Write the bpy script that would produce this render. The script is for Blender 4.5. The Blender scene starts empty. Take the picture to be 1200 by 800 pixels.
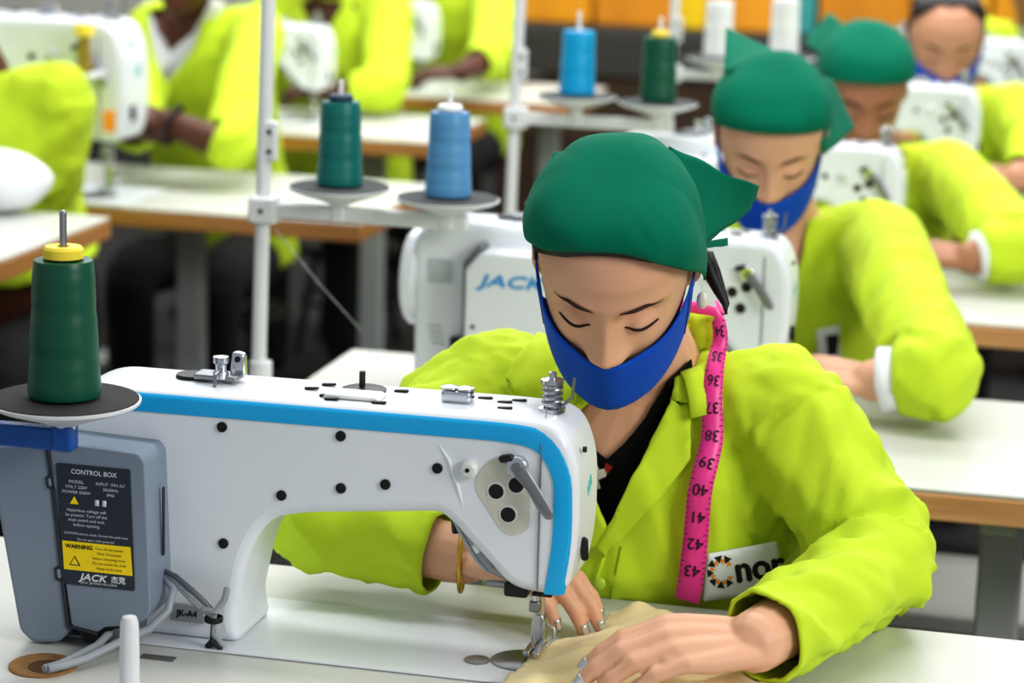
import bpy, bmesh, math, random
import numpy as np
from mathutils import Vector, Matrix, noise
from mathutils.bvhtree import BVHTree
from mathutils.geometry import delaunay_2d_cdt
random.seed(7)
C = bpy.context.scene.collection
PI = math.pi
V = Vector
# ------------------------------------------------------------------ camera model (1200 x 800)
FPX = 2900.0
CAM = V((0, 0, 1.585))
YAW, PITCH, ROLL = math.radians(13.169), math.radians(12.084), math.radians(1.7)
_f = V((-math.sin(YAW)*math.cos(PITCH), math.cos(YAW)*math.cos(PITCH), -math.sin(PITCH)))
_r0 = V((math.cos(YAW), math.sin(YAW), 0)); _u0 = _r0.cross(_f)
_r = _r0*math.cos(ROLL) + _u0*math.sin(ROLL); _u = _u0*math.cos(ROLL) - _r0*math.sin(ROLL)
def ray(x, y): return _r*((x-600)/FPX) - _u*((y-400)/FPX) + _f
def at(x, y, d): return CAM + ray(x, y)*d
def atY(x, y, Y): v = ray(x, y); return CAM + v*(Y/v.y)
def atz(x, y, z): v = ray(x, y); return CAM + v*((z-CAM.z)/v.z)
def pr(p):
    q = V(p)-CAM; d = q.dot(_f)
    return 600+FPX*q.dot(_r)/d, 400-FPX*q.dot(_u)/d

# ------------------------------------------------------------------ materials
MATS = {}
def lin(c):
    return tuple((v/255/12.92 if v/255 <= .04045 else ((v/255+.055)/1.055)**2.4) for v in c)
def mat(name, rgb, rough=.5, metal=0., spec=.5, var=.0, vscale=8., bump=0., bscale=200., sheen=0., coat=0., sss=0., stretch=None, alpha=None):
    if name in MATS: return MATS[name]
    m = bpy.data.materials.new(name); m.use_nodes = True
    nt = m.node_tree; b = nt.nodes['Principled BSDF']
    col = (*lin(rgb), 1)
    b.inputs['Base Color'].default_value = col
    b.inputs['Roughness'].default_value = rough
    b.inputs['Metallic'].default_value = metal
    b.inputs['Specular IOR Level'].default_value = spec
    if sheen: b.inputs['Sheen Weight'].default_value = sheen
    if coat: b.inputs['Coat Weight'].default_value = coat
    if sss:
        b.inputs['Subsurface Weight'].default_value = sss
        b.inputs['Subsurface Radius'].default_value = (.012, .005, .003)
        b.inputs['Subsurface Scale'].default_value = .6
    tc = nt.nodes.new('ShaderNodeTexCoord')
    src = tc.outputs['Object']
    if stretch:
        mp = nt.nodes.new('ShaderNodeMapping'); mp.inputs['Scale'].default_value = stretch
        nt.links.new(src, mp.inputs['Vector']); src = mp.outputs['Vector']
    if var:
        n = nt.nodes.new('ShaderNodeTexNoise'); n.inputs['Scale'].default_value = vscale; n.inputs['Detail'].default_value = 4
        nt.links.new(src, n.inputs['Vector'])
        r = nt.nodes.new('ShaderNodeValToRGB')
        r.color_ramp.elements[0].position = .3; r.color_ramp.elements[1].position = .7
        r.color_ramp.elements[0].color = tuple(max(0, c*(1-var)) for c in col[:3])+(1,)
        r.color_ramp.elements[1].color = tuple(min(1, c*(1+var)) for c in col[:3])+(1,)
        nt.links.new(n.outputs['Fac'], r.inputs['Fac']); nt.links.new(r.outputs['Color'], b.inputs['Base Color'])
    if bump:
        n2 = nt.nodes.new('ShaderNodeTexNoise'); n2.inputs['Scale'].default_value = bscale; n2.inputs['Detail'].default_value = 3
        nt.links.new(src, n2.inputs['Vector'])
        bp = nt.nodes.new('ShaderNodeBump'); bp.inputs['Strength'].default_value = bump; bp.inputs['Distance'].default_value = .002
        nt.links.new(n2.outputs['Fac'], bp.inputs['Height']); nt.links.new(bp.outputs['Normal'], b.inputs['Normal'])
    MATS[name] = m
    return m
def wood_mat(name, a, c, scale=(3, 40, 40)):
    if name in MATS: return MATS[name]
    m = bpy.data.materials.new(name); m.use_nodes = True; nt = m.node_tree; b = nt.nodes['Principled BSDF']
    tc = nt.nodes.new('ShaderNodeTexCoord'); mp = nt.nodes.new('ShaderNodeMapping'); mp.inputs['Scale'].default_value = scale
    n = nt.nodes.new('ShaderNodeTexNoise'); n.inputs['Scale'].default_value = 1.5; n.inputs['Detail'].default_value = 5
    r = nt.nodes.new('ShaderNodeValToRGB'); r.color_ramp.elements[0].color = (*lin(a), 1); r.color_ramp.elements[1].color = (*lin(c), 1)
    r.color_ramp.elements[0].position = .3; r.color_ramp.elements[1].position = .7
    for x, y in ((tc.outputs['Object'], mp.inputs[0]), (mp.outputs[0], n.inputs[0]), (n.outputs['Fac'], r.inputs[0]), (r.outputs[0], b.inputs['Base Color'])): nt.links.new(x, y)
    b.inputs['Roughness'].default_value = .45
    MATS[name] = m; return m
def thread_mat(name, rgb, rough=.35):
    """wound thread: fine horizontal bands along local z"""
    if name in MATS: return MATS[name]
    m = mat(name, rgb, rough, spec=.5)
    nt = m.node_tree; b = nt.nodes['Principled BSDF']
    tc = nt.nodes.new('ShaderNodeTexCoord'); w = nt.nodes.new('ShaderNodeTexWave')
    w.wave_type = 'BANDS'; w.bands_direction = 'Z'; w.inputs['Scale'].default_value = 260; w.inputs['Distortion'].default_value = 2.5
    bp = nt.nodes.new('ShaderNodeBump'); bp.inputs['Strength'].default_value = .12; bp.inputs['Distance'].default_value = .0006
    nt.links.new(tc.outputs['Object'], w.inputs[0]); nt.links.new(w.outputs['Fac'], bp.inputs['Height']); nt.links.new(bp.outputs['Normal'], b.inputs['Normal'])
    return m
WHITE = mat('machine white enamel', (226, 231, 236), .32, spec=.5, coat=.15, var=.03, vscale=5)
WHITE2 = mat('off white enamel', (222, 224, 220), .4, var=.03)
STRIPE = mat('cyan stripe paint', (0, 166, 224), .35, coat=.2)
GREY = mat('control box grey plastic', (128, 141, 156), .5, bump=.05, bscale=900)
GREYD = mat('control box seam dark', (40, 46, 54), .6)
BLACK = mat('black plastic', (14, 14, 16), .45)
RUBBER = mat('black rubber plug', (8, 8, 9), .6)
STEEL = mat('chrome steel', (205, 208, 214), .22, metal=1)
STEELD = mat('brushed steel', (150, 152, 156), .38, metal=1)
TABLETOP = mat('white laminate', (202, 203, 196), .38, var=.025, vscale=3, coat=.1)
EDGE = wood_mat('table edge wood', (196, 142, 92), (222, 172, 122))
EDGE2 = wood_mat('table edge worn wood', (160, 108, 52), (190, 138, 82))
LEGM = mat('painted leg grey', (172, 176, 176), .5, var=.05)
PAINTW = mat('white painted steel tube', (226, 228, 230), .4)
JACKET = mat('neon lime cotton', (196, 222, 56), .8, spec=.18, sheen=.05, var=.04, vscale=14, bump=.12, bscale=700)
JACKETD = mat('neon lime lining', (170, 205, 20), .8, spec=.2)
SCARF = mat('green cotton headscarf', (0, 112, 86), .85, spec=.12, sheen=.04, var=.06, vscale=20, bump=.12, bscale=800)
MASK = mat('royal blue cloth mask', (20, 84, 196), .8, spec=.15, sheen=.04, var=.05, vscale=30, bump=.1, bscale=900)
NAVY = mat('navy ear loop', (16, 26, 62), .7)
SHIRTK = mat('black knit top', (11, 10, 13), .85, spec=.2)
HAIR = mat('black hair', (16, 13, 13), .5, bump=.3, bscale=300)
TROUSER = mat('dark trousers', (20, 20, 24), .9)
NAIL = mat('silver nail polish', (214, 216, 222), .2, metal=.8)
def skin(name, rgb): return mat(name, rgb, .5, spec=.35, sss=.12, var=.05, vscale=18, bump=.06, bscale=500)
SK1 = skin('light brown skin', (220, 171, 140)); SK2 = skin('brown skin', (196, 146, 116)); SK3 = skin('tan brown skin', (168, 118, 88)); SK4 = skin('dark brown skin', (92, 56, 42))

# ------------------------------------------------------------------ geometry accumulator
def frame(d, up=V((0, 0, 1))):
    d = d.normalized()
    if abs(d.dot(up)) > .97: up = V((0, 1, 0)) if abs(d.y) < .9 else V((1, 0, 0))
    a = d.cross(up).normalized(); b = a.cross(d).normalized()
    return a, b
class G:
    def __init__(s): s.v = []; s.f = []
    def add(s, vs, fs):
        o = len(s.v); s.v += [V(p) for p in vs]; s.f += [tuple(i+o for i in f) for f in fs]; return s
    def xf(s, M): s.v = [M @ p for p in s.v]; return s
    def box(s, c, size, rot=None):
        x, y, z = (k/2 for k in size); P = []
        for a in (-x, x):
            for b in (-y, y):
                for d in (-z, z): P.append(V((a, b, d)))
        if rot is not None: P = [rot @ p for p in P]
        P = [p+V(c) for p in P]
        return s.add(P, [(0, 1, 3, 2), (4, 6, 7, 5), (0, 4, 5, 1), (2, 3, 7, 6), (0, 2, 6, 4), (1, 5, 7, 3)])
    def rings(s, R, cap=True, closed=True):
        n = len(R[0]); vs = [p for r in R for p in r]; fs = []
        for i in range(len(R)-1):
            for j in range(n if closed else n-1):
                k = (j+1) % n
                fs.append((i*n+j, i*n+k, (i+1)*n+k, (i+1)*n+j))
        if cap:
            fs.append(tuple(range(n-1, -1, -1))); fs.append(tuple((len(R)-1)*n+j for j in range(n)))
        return s.add(vs, fs)
    def tube(s, pts, rad, n=12, up=V((0, 0, 1)), round_caps=False, cap=True):
        pts = [V(p) for p in pts]
        if not isinstance(rad, (list, tuple)): rad = [rad]*len(pts)
        rad = [(r, r) if not isinstance(r, (list, tuple)) else r for r in rad]
        R = []; prev = None
        for i, p in enumerate(pts):
            if i == 0: d = pts[1]-pts[0]
            elif i == len(pts)-1: d = pts[-1]-pts[-2]
            else: d = (pts[i+1]-p).normalized()+(p-pts[i-1]).normalized()
            d.normalize()
            if prev is None: a, b = frame(d, up)
            else:
                a = (prev - d*prev.dot(d)).normalized(); b = a.cross(d).normalized()
            prev = a
            if round_caps and i == 0:
                for t in (.05, .35, .7):
                    q = p - d*rad[0][0]*(1-t)*.9; k = math.sqrt(max(0, 1-(1-t)**2))
                    R.append([q+a*math.cos(2*PI*j/n)*rad[0][0]*k+b*math.sin(2*PI*j/n)*rad[0][1]*k for j in range(n)])
            R.append([p+a*math.cos(2*PI*j/n)*rad[i][0]+b*math.sin(2*PI*j/n)*rad[i][1] for j in range(n)])
            if round_caps and i == len(pts)-1:
                for t in (.7, .35, .05):
                    q = p + d*rad[i][0]*(1-t)*.9; k = math.sqrt(max(0, 1-(1-t)**2))
                    R.append([q+a*math.cos(2*PI*j/n)*rad[i][0]*k+b*math.sin(2*PI*j/n)*rad[i][1]*k for j in range(n)])
        return s.rings(R, cap)
    def lathe(s, prof, n=24, c=(0, 0, 0), M=None):
        hollow = prof[0][0] > .002 and prof[-1][0] > .002
        if hollow: prof = list(prof)+[prof[0]]
        R = [[V((r*math.cos(2*PI*j/n), r*math.sin(2*PI*j/n), z)) for j in range(n)] for r, z in prof]
        if M is not None: R = [[M @ p for p in r] for r in R]
        R = [[p+V(c) for p in r] for r in R]
        return s.rings(R, not hollow)
    def cyl(s, a, b, r, n=20): return s.tube([a, b], r, n)
    def ell(s, c, r, M=None, n=20, m=12):
        R = []
        for i in range(m+1):
            t = PI*(i+.15)/(m+.3)
            R.append([V((r[0]*math.sin(t)*math.cos(2*PI*j/n), r[1]*math.sin(t)*math.sin(2*PI*j/n), -r[2]*math.cos(t))) for j in range(n)])
        if M is not None: R = [[M @ p for p in q] for q in R]
        return s.rings([[p+V(c) for p in q] for q in R])
    def prism(s, poly, y0, y1):
        """polygon in XZ extruded along Y"""
        n = len(poly)
        vs = [V((x, y0, z)) for x, z in poly]+[V((x, y1, z)) for x, z in poly]
        fs = [tuple(range(n)), tuple(range(2*n-1, n-1, -1))]+[(i, i+n, (i+1) % n+n, (i+1) % n) for i in range(n)]
        return s.add(vs, fs)
    def grid(s, P):
        n, m = len(P), len(P[0])
        return s.add([p for r in P for p in r], [(i*m+j, (i+1)*m+j, (i+1)*m+j+1, i*m+j+1) for i in range(n-1) for j in range(m-1)])
    def mesh(s, name='m', fix=True):
        me = bpy.data.meshes.new(name); me.from_pydata([tuple(p) for p in s.v], [], s.f); me.update()
        if fix:
            bm = bmesh.new(); bm.from_mesh(me); bmesh.ops.recalc_face_normals(bm, faces=bm.faces); bm.to_mesh(me); bm.free()
        return me
    def obj(s, name, m, parent=None, bevel=0, seg=2, sharp=35, solid=0, sub=0, loc=None, offset=0):
        return link(name, s.mesh(name), m, parent, bevel, seg, sharp, solid, sub, loc, offset)
def link(name, me, m, parent=None, bevel=0, seg=2, sharp=35, solid=0, sub=0, loc=None, offset=0):
    for p in me.polygons: p.use_smooth = True
    if sharp: me.set_sharp_from_angle(angle=math.radians(sharp))
    o = bpy.data.objects.new(name, me); C.objects.link(o)
    me.materials.clear(); me.materials.append(m)
    if parent is not None: o.parent = parent
    if loc is not None: o.location = loc
    if solid:
        md = o.modifiers.new('solid', 'SOLIDIFY'); md.thickness = solid; md.offset = offset
    if bevel:
        md = o.modifiers.new('bevel', 'BEVEL'); md.width = bevel; md.segments = seg; md.limit_method = 'ANGLE'; md.angle_limit = math.radians(32)
        md.harden_normals = False
    if sub:
        md = o.modifiers.new('sub', 'SUBSURF'); md.levels = sub; md.render_levels = sub
    return o
def tag(o, label, cat, group=None, kind=None):
    o['label'] = label; o['category'] = cat
    if group: o['group'] = group
    if kind: o['kind'] = kind
    return o
def thing(name, loc, label, cat, group=None, rz=0):
    o = bpy.data.objects.new(name, None); C.objects.link(o); o.location = loc; o.rotation_euler = (0, 0, rz); o.empty_display_size = .05
    return tag(o, label, cat, group)
def struct(name, g, m, **k):
    o = g.obj(name, m, **k); o['kind'] = 'structure'; return o
def kids(o): return [c for c in bpy.data.objects if c.parent == o]
def dup(root, loc, label, group=None):
    r = root.copy(); C.objects.link(r); r.location = loc; r['label'] = label
    if group: r['group'] = group
    for ch in kids(root):
        c = ch.copy(); C.objects.link(c); c.parent = r
        for g in kids(ch):
            d = g.copy(); C.objects.link(d); d.parent = c
    return r
def remesh(me, vox, smooth=2):
    o = bpy.data.objects.new('tmp', me); C.objects.link(o)
    md = o.modifiers.new('r', 'REMESH'); md.mode = 'VOXEL'; md.voxel_size = vox; md.use_smooth_shade = True
    if smooth:
        ms = o.modifiers.new('s', 'SMOOTH'); ms.factor = .5; ms.iterations = smooth
    dg = bpy.context.evaluated_depsgraph_get(); dg.update()
    out = bpy.data.meshes.new_from_object(o.evaluated_get(dg))
    bpy.data.objects.remove(o); return out
def coords(me):
    a = np.empty(len(me.vertices)*3); me.vertices.foreach_get('co', a); return a.reshape(-1, 3)
def normals(me):
    a = np.empty(len(me.vertices)*3); me.vertices.foreach_get('normal', a); return a.reshape(-1, 3)
def setco(me, a): me.vertices.foreach_set('co', a.reshape(-1)); me.update()
def shift(me, off): setco(me, coords(me)+np.array(off))
def bvh_of(me): return BVHTree.FromPolygons([v.co.copy() for v in me.vertices], [tuple(p.vertices) for p in me.polygons])
def text2d(s, size=1., shear=0., xs=1.):
    cu = bpy.data.curves.new('t', 'FONT'); cu.body = s; cu.size = size; cu.align_x = 'CENTER'; cu.align_y = 'CENTER'; cu.shear = shear; cu.resolution_u = 3
    o = bpy.data.objects.new('t', cu); C.objects.link(o)
    dg = bpy.context.evaluated_depsgraph_get(); dg.update()
    me = bpy.data.meshes.new_from_object(o.evaluated_get(dg)); bpy.data.objects.remove(o)
    vs = [(v.co.x*xs, v.co.y) for v in me.vertices]; fs = [tuple(p.vertices) for p in me.polygons]
    bpy.data.meshes.remove(me); return vs, fs
def text_on(g, s, size, org, ax, ay, shear=0., xs=1., bold=0.):
    vs, fs = text2d(s, size, shear, xs); org, ax, ay = V(org), V(ax), V(ay)
    offs = [(0, 0)] if not bold else [(-bold, 0), (bold, 0), (0, bold), (0, -bold)]
    for i, (dx, dy) in enumerate(offs):
        nrm = ax.cross(ay).normalized()*(.00003*i)
        g.add([org+ax*(x+dx)+ay*(y+dy)+nrm for x, y in vs], fs)
    return g
def inpoly(x, y, P):
    c = False; j = len(P)-1
    for i in range(len(P)):
        if (P[i][1] > y) != (P[j][1] > y) and x < (P[j][0]-P[i][0])*(y-P[i][1])/(P[j][1]-P[i][1])+P[i][0]: c = not c
        j = i
    return c
def smooth_poly(P, n=4):
    """Catmull-Rom through a closed polygon"""
    out = []; N = len(P)
    for i in range(N):
        p0, p1, p2, p3 = (V(P[(i+k) % N]) for k in (-1, 0, 1, 2))
        for j in range(n):
            t = j/n
            q = .5*((2*p1)+(p2-p0)*t+(2*p0-5*p1+4*p2-p3)*t*t+(3*p1-p0-3*p2+p3)*t**3)
            out.append((q.x, q.y))
    return out
def tri2d(P, step):
    """triangulate polygon P (2-D) with inner grid points"""
    B = []
    for i in range(len(P)):
        a, b = V(P[i]), V(P[(i+1) % len(P)]); n = max(1, int((b-a).length/step))
        B += [a.lerp(b, k/n) for k in range(n)]
    x0, x1 = min(p.x for p in B), max(p.x for p in B); y0, y1 = min(p.y for p in B), max(p.y for p in B)
    Q = []; yy = y0+step*.5; row = 0
    while yy < y1:
        xx = x0+step*(.5 if row % 2 else 1.)
        while xx < x1:
            if inpoly(xx, yy, [(p.x, p.y) for p in B]) and min((p-V((xx, yy))).length for p in B) > step*.45: Q.append(V((xx, yy)))
            xx += step
        yy += step*.87; row += 1
    n = len(B)
    vs, _, fs, *_ = delaunay_2d_cdt(B+Q, [(i, (i+1) % n) for i in range(n)], [list(range(n))], 1, 1e-5)
    return [(v.x, v.y) for v in vs], [tuple(f) for f in fs]
def drape_pts(bvh, pts, off):
    """cast image-space outline points onto a garment and lift them off it"""
    out = []; last = None
    for x, y in pts:
        d = ray(x, y).normalized(); h = bvh.ray_cast(CAM, d)
        if h[0] is None:
            out.append(None); continue
        n = h[1] if h[1].dot(d) < 0 else -h[1]
        out.append(h[0]+(n*.75-d*.25)*off)
    good = [(p, q) for p, q in zip(pts, out) if q is not None]
    for i, q in enumerate(out):
        if q is None:
            p = V(pts[i]); k = min(good, key=lambda t: (V(t[0])-p).length)
            out[i] = at(p.x, p.y, (k[1]-CAM).dot(_f))
    return out
def drape(bvh, P, off=.006, step=6., sm=0):
    if sm: P = smooth_poly(P, sm)
    vs, fs = tri2d(P, step)
    g = G(); g.add(drape_pts(bvh, vs, off), fs); return g
def lathe_obj(name, prof, m, parent=None, n=24, c=(0, 0, 0), M=None, **k):
    return G().lathe(prof, n, c, M).obj(name, m, parent, **k)
def poly_round(P, r, seg=4):
    """round the corners of a 2-D polygon; r scalar or list"""
    out = []; N = len(P)
    for i in range(N):
        a, b, c = V(P[i-1]), V(P[i]), V(P[(i+1) % N]); rr = r[i] if isinstance(r, (list, tuple)) else r
        if rr <= 0: out.append((b.x, b.y)); continue
        d1, d2 = (a-b), (c-b); k = min(rr, d1.length*.48, d2.length*.48)
        p, q = b+d1.normalized()*k, b+d2.normalized()*k
        for j in range(seg+1):
            t = j/seg; w = p.lerp(b, t).lerp(b.lerp(q, t), t); out.append((w.x, w.y))
    return out

# ================================================================== sewing machine (local origin: needle point on the table, +x to its head end)
BK, FR = -.062, .042           # back and front faces of the casting
OUT = [(-.485, .002), (-.290, .002), (-.298, .03), (-.283, .10), (-.262, .135), (-.225, .1435), (-.088, .158), (-.074, .148), (-.014, .088), (.040, .084), (.050, .14), (.048, .215), (.03, .256), (-.02, .2585), (-.455, .2555), (-.49, .235)]
def make_machine(label, loc, hero=True):
    t = thing('sewing_machine', loc, label, 'sewing machine', 'lockstitch sewing machines on the work tables')
    P = poly_round(OUT, [0, 0, .02, .03, .03, .03, .012, .012, .016, .02, .04, .04, .034, .05, .03, .02], 5)
    G().prism(P, BK, FR).obj('machine_body', WHITE, t, bevel=.011, seg=4, sharp=50)
    # bed set into the table
    G().prism([(-.478, .0004), (.058, .0004), (.058, .0025), (-.478, .0025)], -.088, .09).obj('bed_plate', WHITE, t, bevel=.002)
    if hero:
        outer = [(-.452, .2535), (-.022, .2555), (.024, .2525), (.0445, .213), (.047, .14), (.0385, .0875)]
        inner = [(-.452, .2335), (-.028, .2355), (.008, .232), (.0255, .205), (.0265, .14), (.019, .0875)]
        def rail(L):
            a = poly_round(L, [0, .05, .045, .045, .03, 0], 8)
            s = [0]
            for i in range(1, len(a)): s.append(s[-1]+(V(a[i])-V(a[i-1])).length)
            out = []
            for k in range(61):
                d = s[-1]*k/60; i = max(j for j in range(len(a)-1) if s[j] <= d+1e-9) if d < s[-1] else len(a)-2
                out.append(V(a[i]).lerp(V(a[i+1]), (d-s[i])/max(1e-9, s[i+1]-s[i])))
            return out
        A, B = rail(outer), rail(inner)
        g = G(); rows = []
        for a, b in zip(A, B):
            rows.append([V((a.x, BK+.007, a.y)), V((a.x+(b.x-a.x)*.12, BK+.001, a.y+(b.y-a.y)*.12)), V((a.x+(b.x-a.x)*.3, BK-.0012, a.y+(b.y-a.y)*.3)), V((b.x, BK-.0012, b.y)), V((b.x, BK+.003, b.y))])
        g.grid(rows).obj('blue_stripe', STRIPE, t, sharp=60)
    y = BK
    def plug(x, z, r, rim=True):
        o = G().cyl((x, y+.004, z), (x, y-.0022, z), r, 20).obj('screw_plug', RUBBER, t, bevel=.0006)
        if rim: G().tube([(x+r*1.15*math.cos(a), y-.0006, z+r*1.15*math.sin(a)) for a in [i*PI/12 for i in range(25)]], r*.17, 6, cap=False).obj('plug_rim', WHITE2, o)
    for x, z in ((-.31, .225), (-.188, .2265), (-.248, .161), (-.187, .174), (-.142, .182), (-.308, .106), (-.09, .203)): plug(x, z, .0052, False)
    for x, z in ((-.031, .1855), (-.0115, .1935), (-.0185, .1635)): plug(x, z, .0072)
    if hero: plug(-.446, .2415, .004, False)
    # stained patch around the three screws
    if hero:
        stain = mat('yellowed oil film', (204, 204, 190), .35, var=.06, vscale=60)
        vs, fs = tri2d(smooth_poly([(-.052, .19), (-.04, .214), (-.014, .222), (.0, .21), (.002, .17), (.0, .15), (-.02, .144), (-.04, .168)], 3), .01)
        G().add([(x, BK-.0007, z) for x, z in vs], fs).obj('oil_stain', stain, t)
    # round white knob
    k = lathe_obj('thumb_knob', [(.0001, .0), (.0085, 0), (.0095, .003), (.0095, .007), (.006, .010), (.0001, .0105)], WHITE2, t, 20, (-.058, BK+.001, .206), Matrix.Rotation(PI/2, 3, 'X'))
    G().cyl((-.058, BK-.009, .206), (-.058, BK-.0104, .206), .0022, 10).obj('knob_screw', BLACK, k)
    # presser foot lever
    lv = G().cyl((-.010, BK+.004, .213), (-.010, BK-.010, .213), .0105, 20).obj('presser_lever', STEEL, t, bevel=.0015)
    G().cyl((-.010, BK-.0095, .213), (-.010, BK-.012, .213), .005, 14).obj('lever_screw', STEELD, lv)
    G().tube([(-.008, BK-.008, .211), (.006, BK-.011, .196), (.017, BK-.014, .181), (.024, BK-.014, .171)], [(.0085, .003), (.006, .003), (.0065, .0032), (.0055, .003)], 10, up=V((0, 1, 0)), round_caps=True).obj('lever_handle', STEELD, lv)
    G().tube([(-.025, BK-.004, .219), (-.016, BK-.008, .222)], .004, 8, round_caps=True).obj('lever_pin', BLACK, lv)
    # face-plate seam and casting crease
    G().tube([(.012, BK-.0003, .236), (.0125, BK-.0003, .09)], .0009, 6).obj('face_plate_seam', mat('seam grey', (120, 128, 134), .5), t)
    G().tube([(-.089, BK+.0004, .226), (-.079, BK+.0002, .212), (-.070, BK+.0002, .188), (-.064, BK+.0004, .168)], [.0008, .0022, .0024, .0008], 8).obj('casting_ridge', WHITE, t)
    # round emblem on the end of the head
    em = G()
    for kk in range(3): em.box((.0488, -.012+.006*kk, .18+.004*kk), (.001, .004, .012), Matrix.Rotation(.5, 3, 'X'))
    em.obj('side_emblem', mat('teal print', (60, 190, 190), .5), t)
    G().tube([(.0505, -.03, .135), (.0515, -.03, .118)], [(.004, .003)]*2, 10, round_caps=True).obj('side_slot', BLACK, t)
    G().cyl((.046, -.03, .226), (.0495, -.03, .226), .003, 10).obj('side_screw', BLACK, t)
    # tension post on top of the head
    tp = lathe_obj('tension_post', [(.0001, 0), (.0135, 0), (.0135, .004), (.0085, .006), (.0085, .026), (.0115, .028), (.0115, .032), (.004, .034), (.004, .039), (.0001, .040)], STEEL, t, 20, (.010, -.012, .2565))
    sp = [V((.010+.0097*math.cos(a), -.012+.0097*math.sin(a), .263+.0022*a/2.4)) for a in [i*.4 for i in range(58)]]
    G().tube(sp, .0012, 6).obj('spring', STEELD, tp)
    G().tube([(.016, -.012, .258), (.030, -.012, .272), (.032, -.014, .292)], .0016, 8).obj('check_spring', STEELD, tp)
    # thread eyelet block in the middle
    eb = G().box((-.085, -.01, .264), (.03, .02, .012)).obj('thread_guide_block', STEEL, t, bevel=.003)
    for dx in (-.008, .008): lathe_obj('tension_disc', [(.0001, 0), (.009, .001), (.009, .003), (.0001, .005)], STEEL, eb, 18, (-.085+dx, -.012, .270))
    # top dial and oil covers
    dl = lathe_obj('oil_cap', [(.0001, 0), (.022, 0), (.0225, .002), (.015, .004), (.0001, .0045)], BLACK, t, 24, (-.185, .004, .2575))
    G().cyl((-.187, .004, .261), (-.187, .004, .277), .0032, 10).obj('cap_pin', BLACK, dl)
    G().prism([(-.215, .258), (-.155, .258), (-.160, .2625), (-.210, .2625)], -.042, -.012).obj('top_plate', WHITE2, t, bevel=.002)
    for x, yy in ((-.235, -.01), (-.224, .012), (-.212, -.034), (-.203, -.046), (-.155, -.045), (-.148, .01), (-.04, -.0), (-.028, .012), (-.034, -.024), (-.062, .01)):
        G().tube([(x-.005, yy, .2585), (x+.005, yy, .2592)], [(.003, .0016)]*2, 8, round_caps=True).obj('top_screw', BLACK, t)
    # tension assembly near the column
    ta = G().box((-.335, -.004, .262), (.046, .026, .006)).obj('tension_bracket', STEELD, t, bevel=.002)
    lathe_obj('tension_knob', [(.0001, 0), (.008, 0), (.008, .006), (.0055, .008), (.0055, .014), (.008, .016), (.008, .022), (.0001, .023)], STEEL, ta, 18, (-.33, -.012, .262))
    G().prism([(-.325, .262), (-.308, .262), (-.309, .284), (-.313, .287), (-.322, .287)], -.002, .008).obj('bracket_plate', STEEL, ta, bevel=.002)
    G().cyl((-.316, -.003, .28), (-.316, .009, .28), .0032, 10).obj('plate_hole', BLACK, ta)
    G().tube([(-.33, -.03, .256), (-.33, -.028, .268), (-.328, -.016, .272)], .0018, 8).obj('wire_guide', STEELD, ta)
    lathe_obj('oil_window', [(.0001, 0), (.017, 0), (.016, .003), (.0001, .003)], BLACK, ta, 20, (-.366, .004, .257))
    # needle bar, clamp, needle, presser foot, feed plate
    nb = G().cyl((.0, -.012, .1), (.0, -.012, .055), .0042, 14).obj('needle_bar', STEEL, t)
    G().box((.0, -.012, .058), (.011, .011, .012)).obj('needle_clamp', STEELD, nb, bevel=.002)
    G().tube([(.0, -.012, .055), (.0, -.012, .0078)], [.0013, .0008], 8).obj('needle', STEEL, nb)
    pb = G().cyl((.0, .010, .1), (.0, .010, .03), .005, 14).obj('presser_bar', STEEL, t)
    G().prism([(-.007, .012), (.007, .012), (.007, .036), (.004, .044), (-.004, .044), (-.007, .036)], .003, .017).obj('foot_shank', STEEL, pb, bevel=.0015)
    G().prism([(-.0085, .0085), (-.0015, .0085), (-.0015, .0145), (-.0085, .0135)], -.026, .014).obj('foot_toe', STEEL, pb, bevel=.0012)
    G().prism([(.0015, .0085), (.0085, .0085), (.0085, .0135), (.0015, .0145)], -.026, .014).obj('foot_toe', STEEL, pb, bevel=.0012)
    G().tube([(.008, .01, .033), (.016, .008, .028), (.018, -.004, .022), (.012, -.012, .017)], .0015, 8).obj('finger_guard', STEEL, pb)
    G().box((-.012, -.040, .084), (.024, .022, .015)).obj('clamp_block', BLACK, t, bevel=.003)
    G().box((-.032, -.046, .088), (.022, .007, .006)).obj('clamp_arm', STEELD, t, bevel=.002)
    G().box((.014, -.046, .0815), (.020, .006, .004)).obj('clamp_pin', BLACK, t, bevel=.001)
    lf = G().tube([(-.078, -.045, .158), (-.066, -.05, .146), (-.048, -.052, .118), (-.036, -.052, .104), (-.02, -.05, .097)], [(.0032, .0045)]*5, 10, round_caps=True).obj('lamp_rod', STEELD, t)
    G().tube([(-.079, -.040, .150), (-.07, -.045, .137), (-.053, -.048, .112), (-.040, -.048, .099)], .0026, 8).obj('lamp_wire', mat('pale grey cable', (170, 176, 180), .5), lf)
    G().box((-.0515, -.052, .1235), (.009, .009, .005), Matrix.Rotation(.95, 3, 'Y')).obj('lamp_clip', WHITE2, lf, bevel=.001)
    G().tube([(-.078, -.03, .150), (-.076, -.03, .132)], [(.006, .01)]*2, 10).obj('lamp_base', BLACK, lf)
    lathe_obj('needle_plate', [(.0001, .001), (.031, .001), (.031, .003), (.029, .0042), (.0001, .0044)], STEELD, t, 36, (-.010, -.022, 0))
    lathe_obj('oil_hole_cap', [(.0001, .0025), (.0125, .0025), (.0125, .0042), (.0001, .0045)], STEELD, t, 22, (-.052, -.035, 0))
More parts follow.
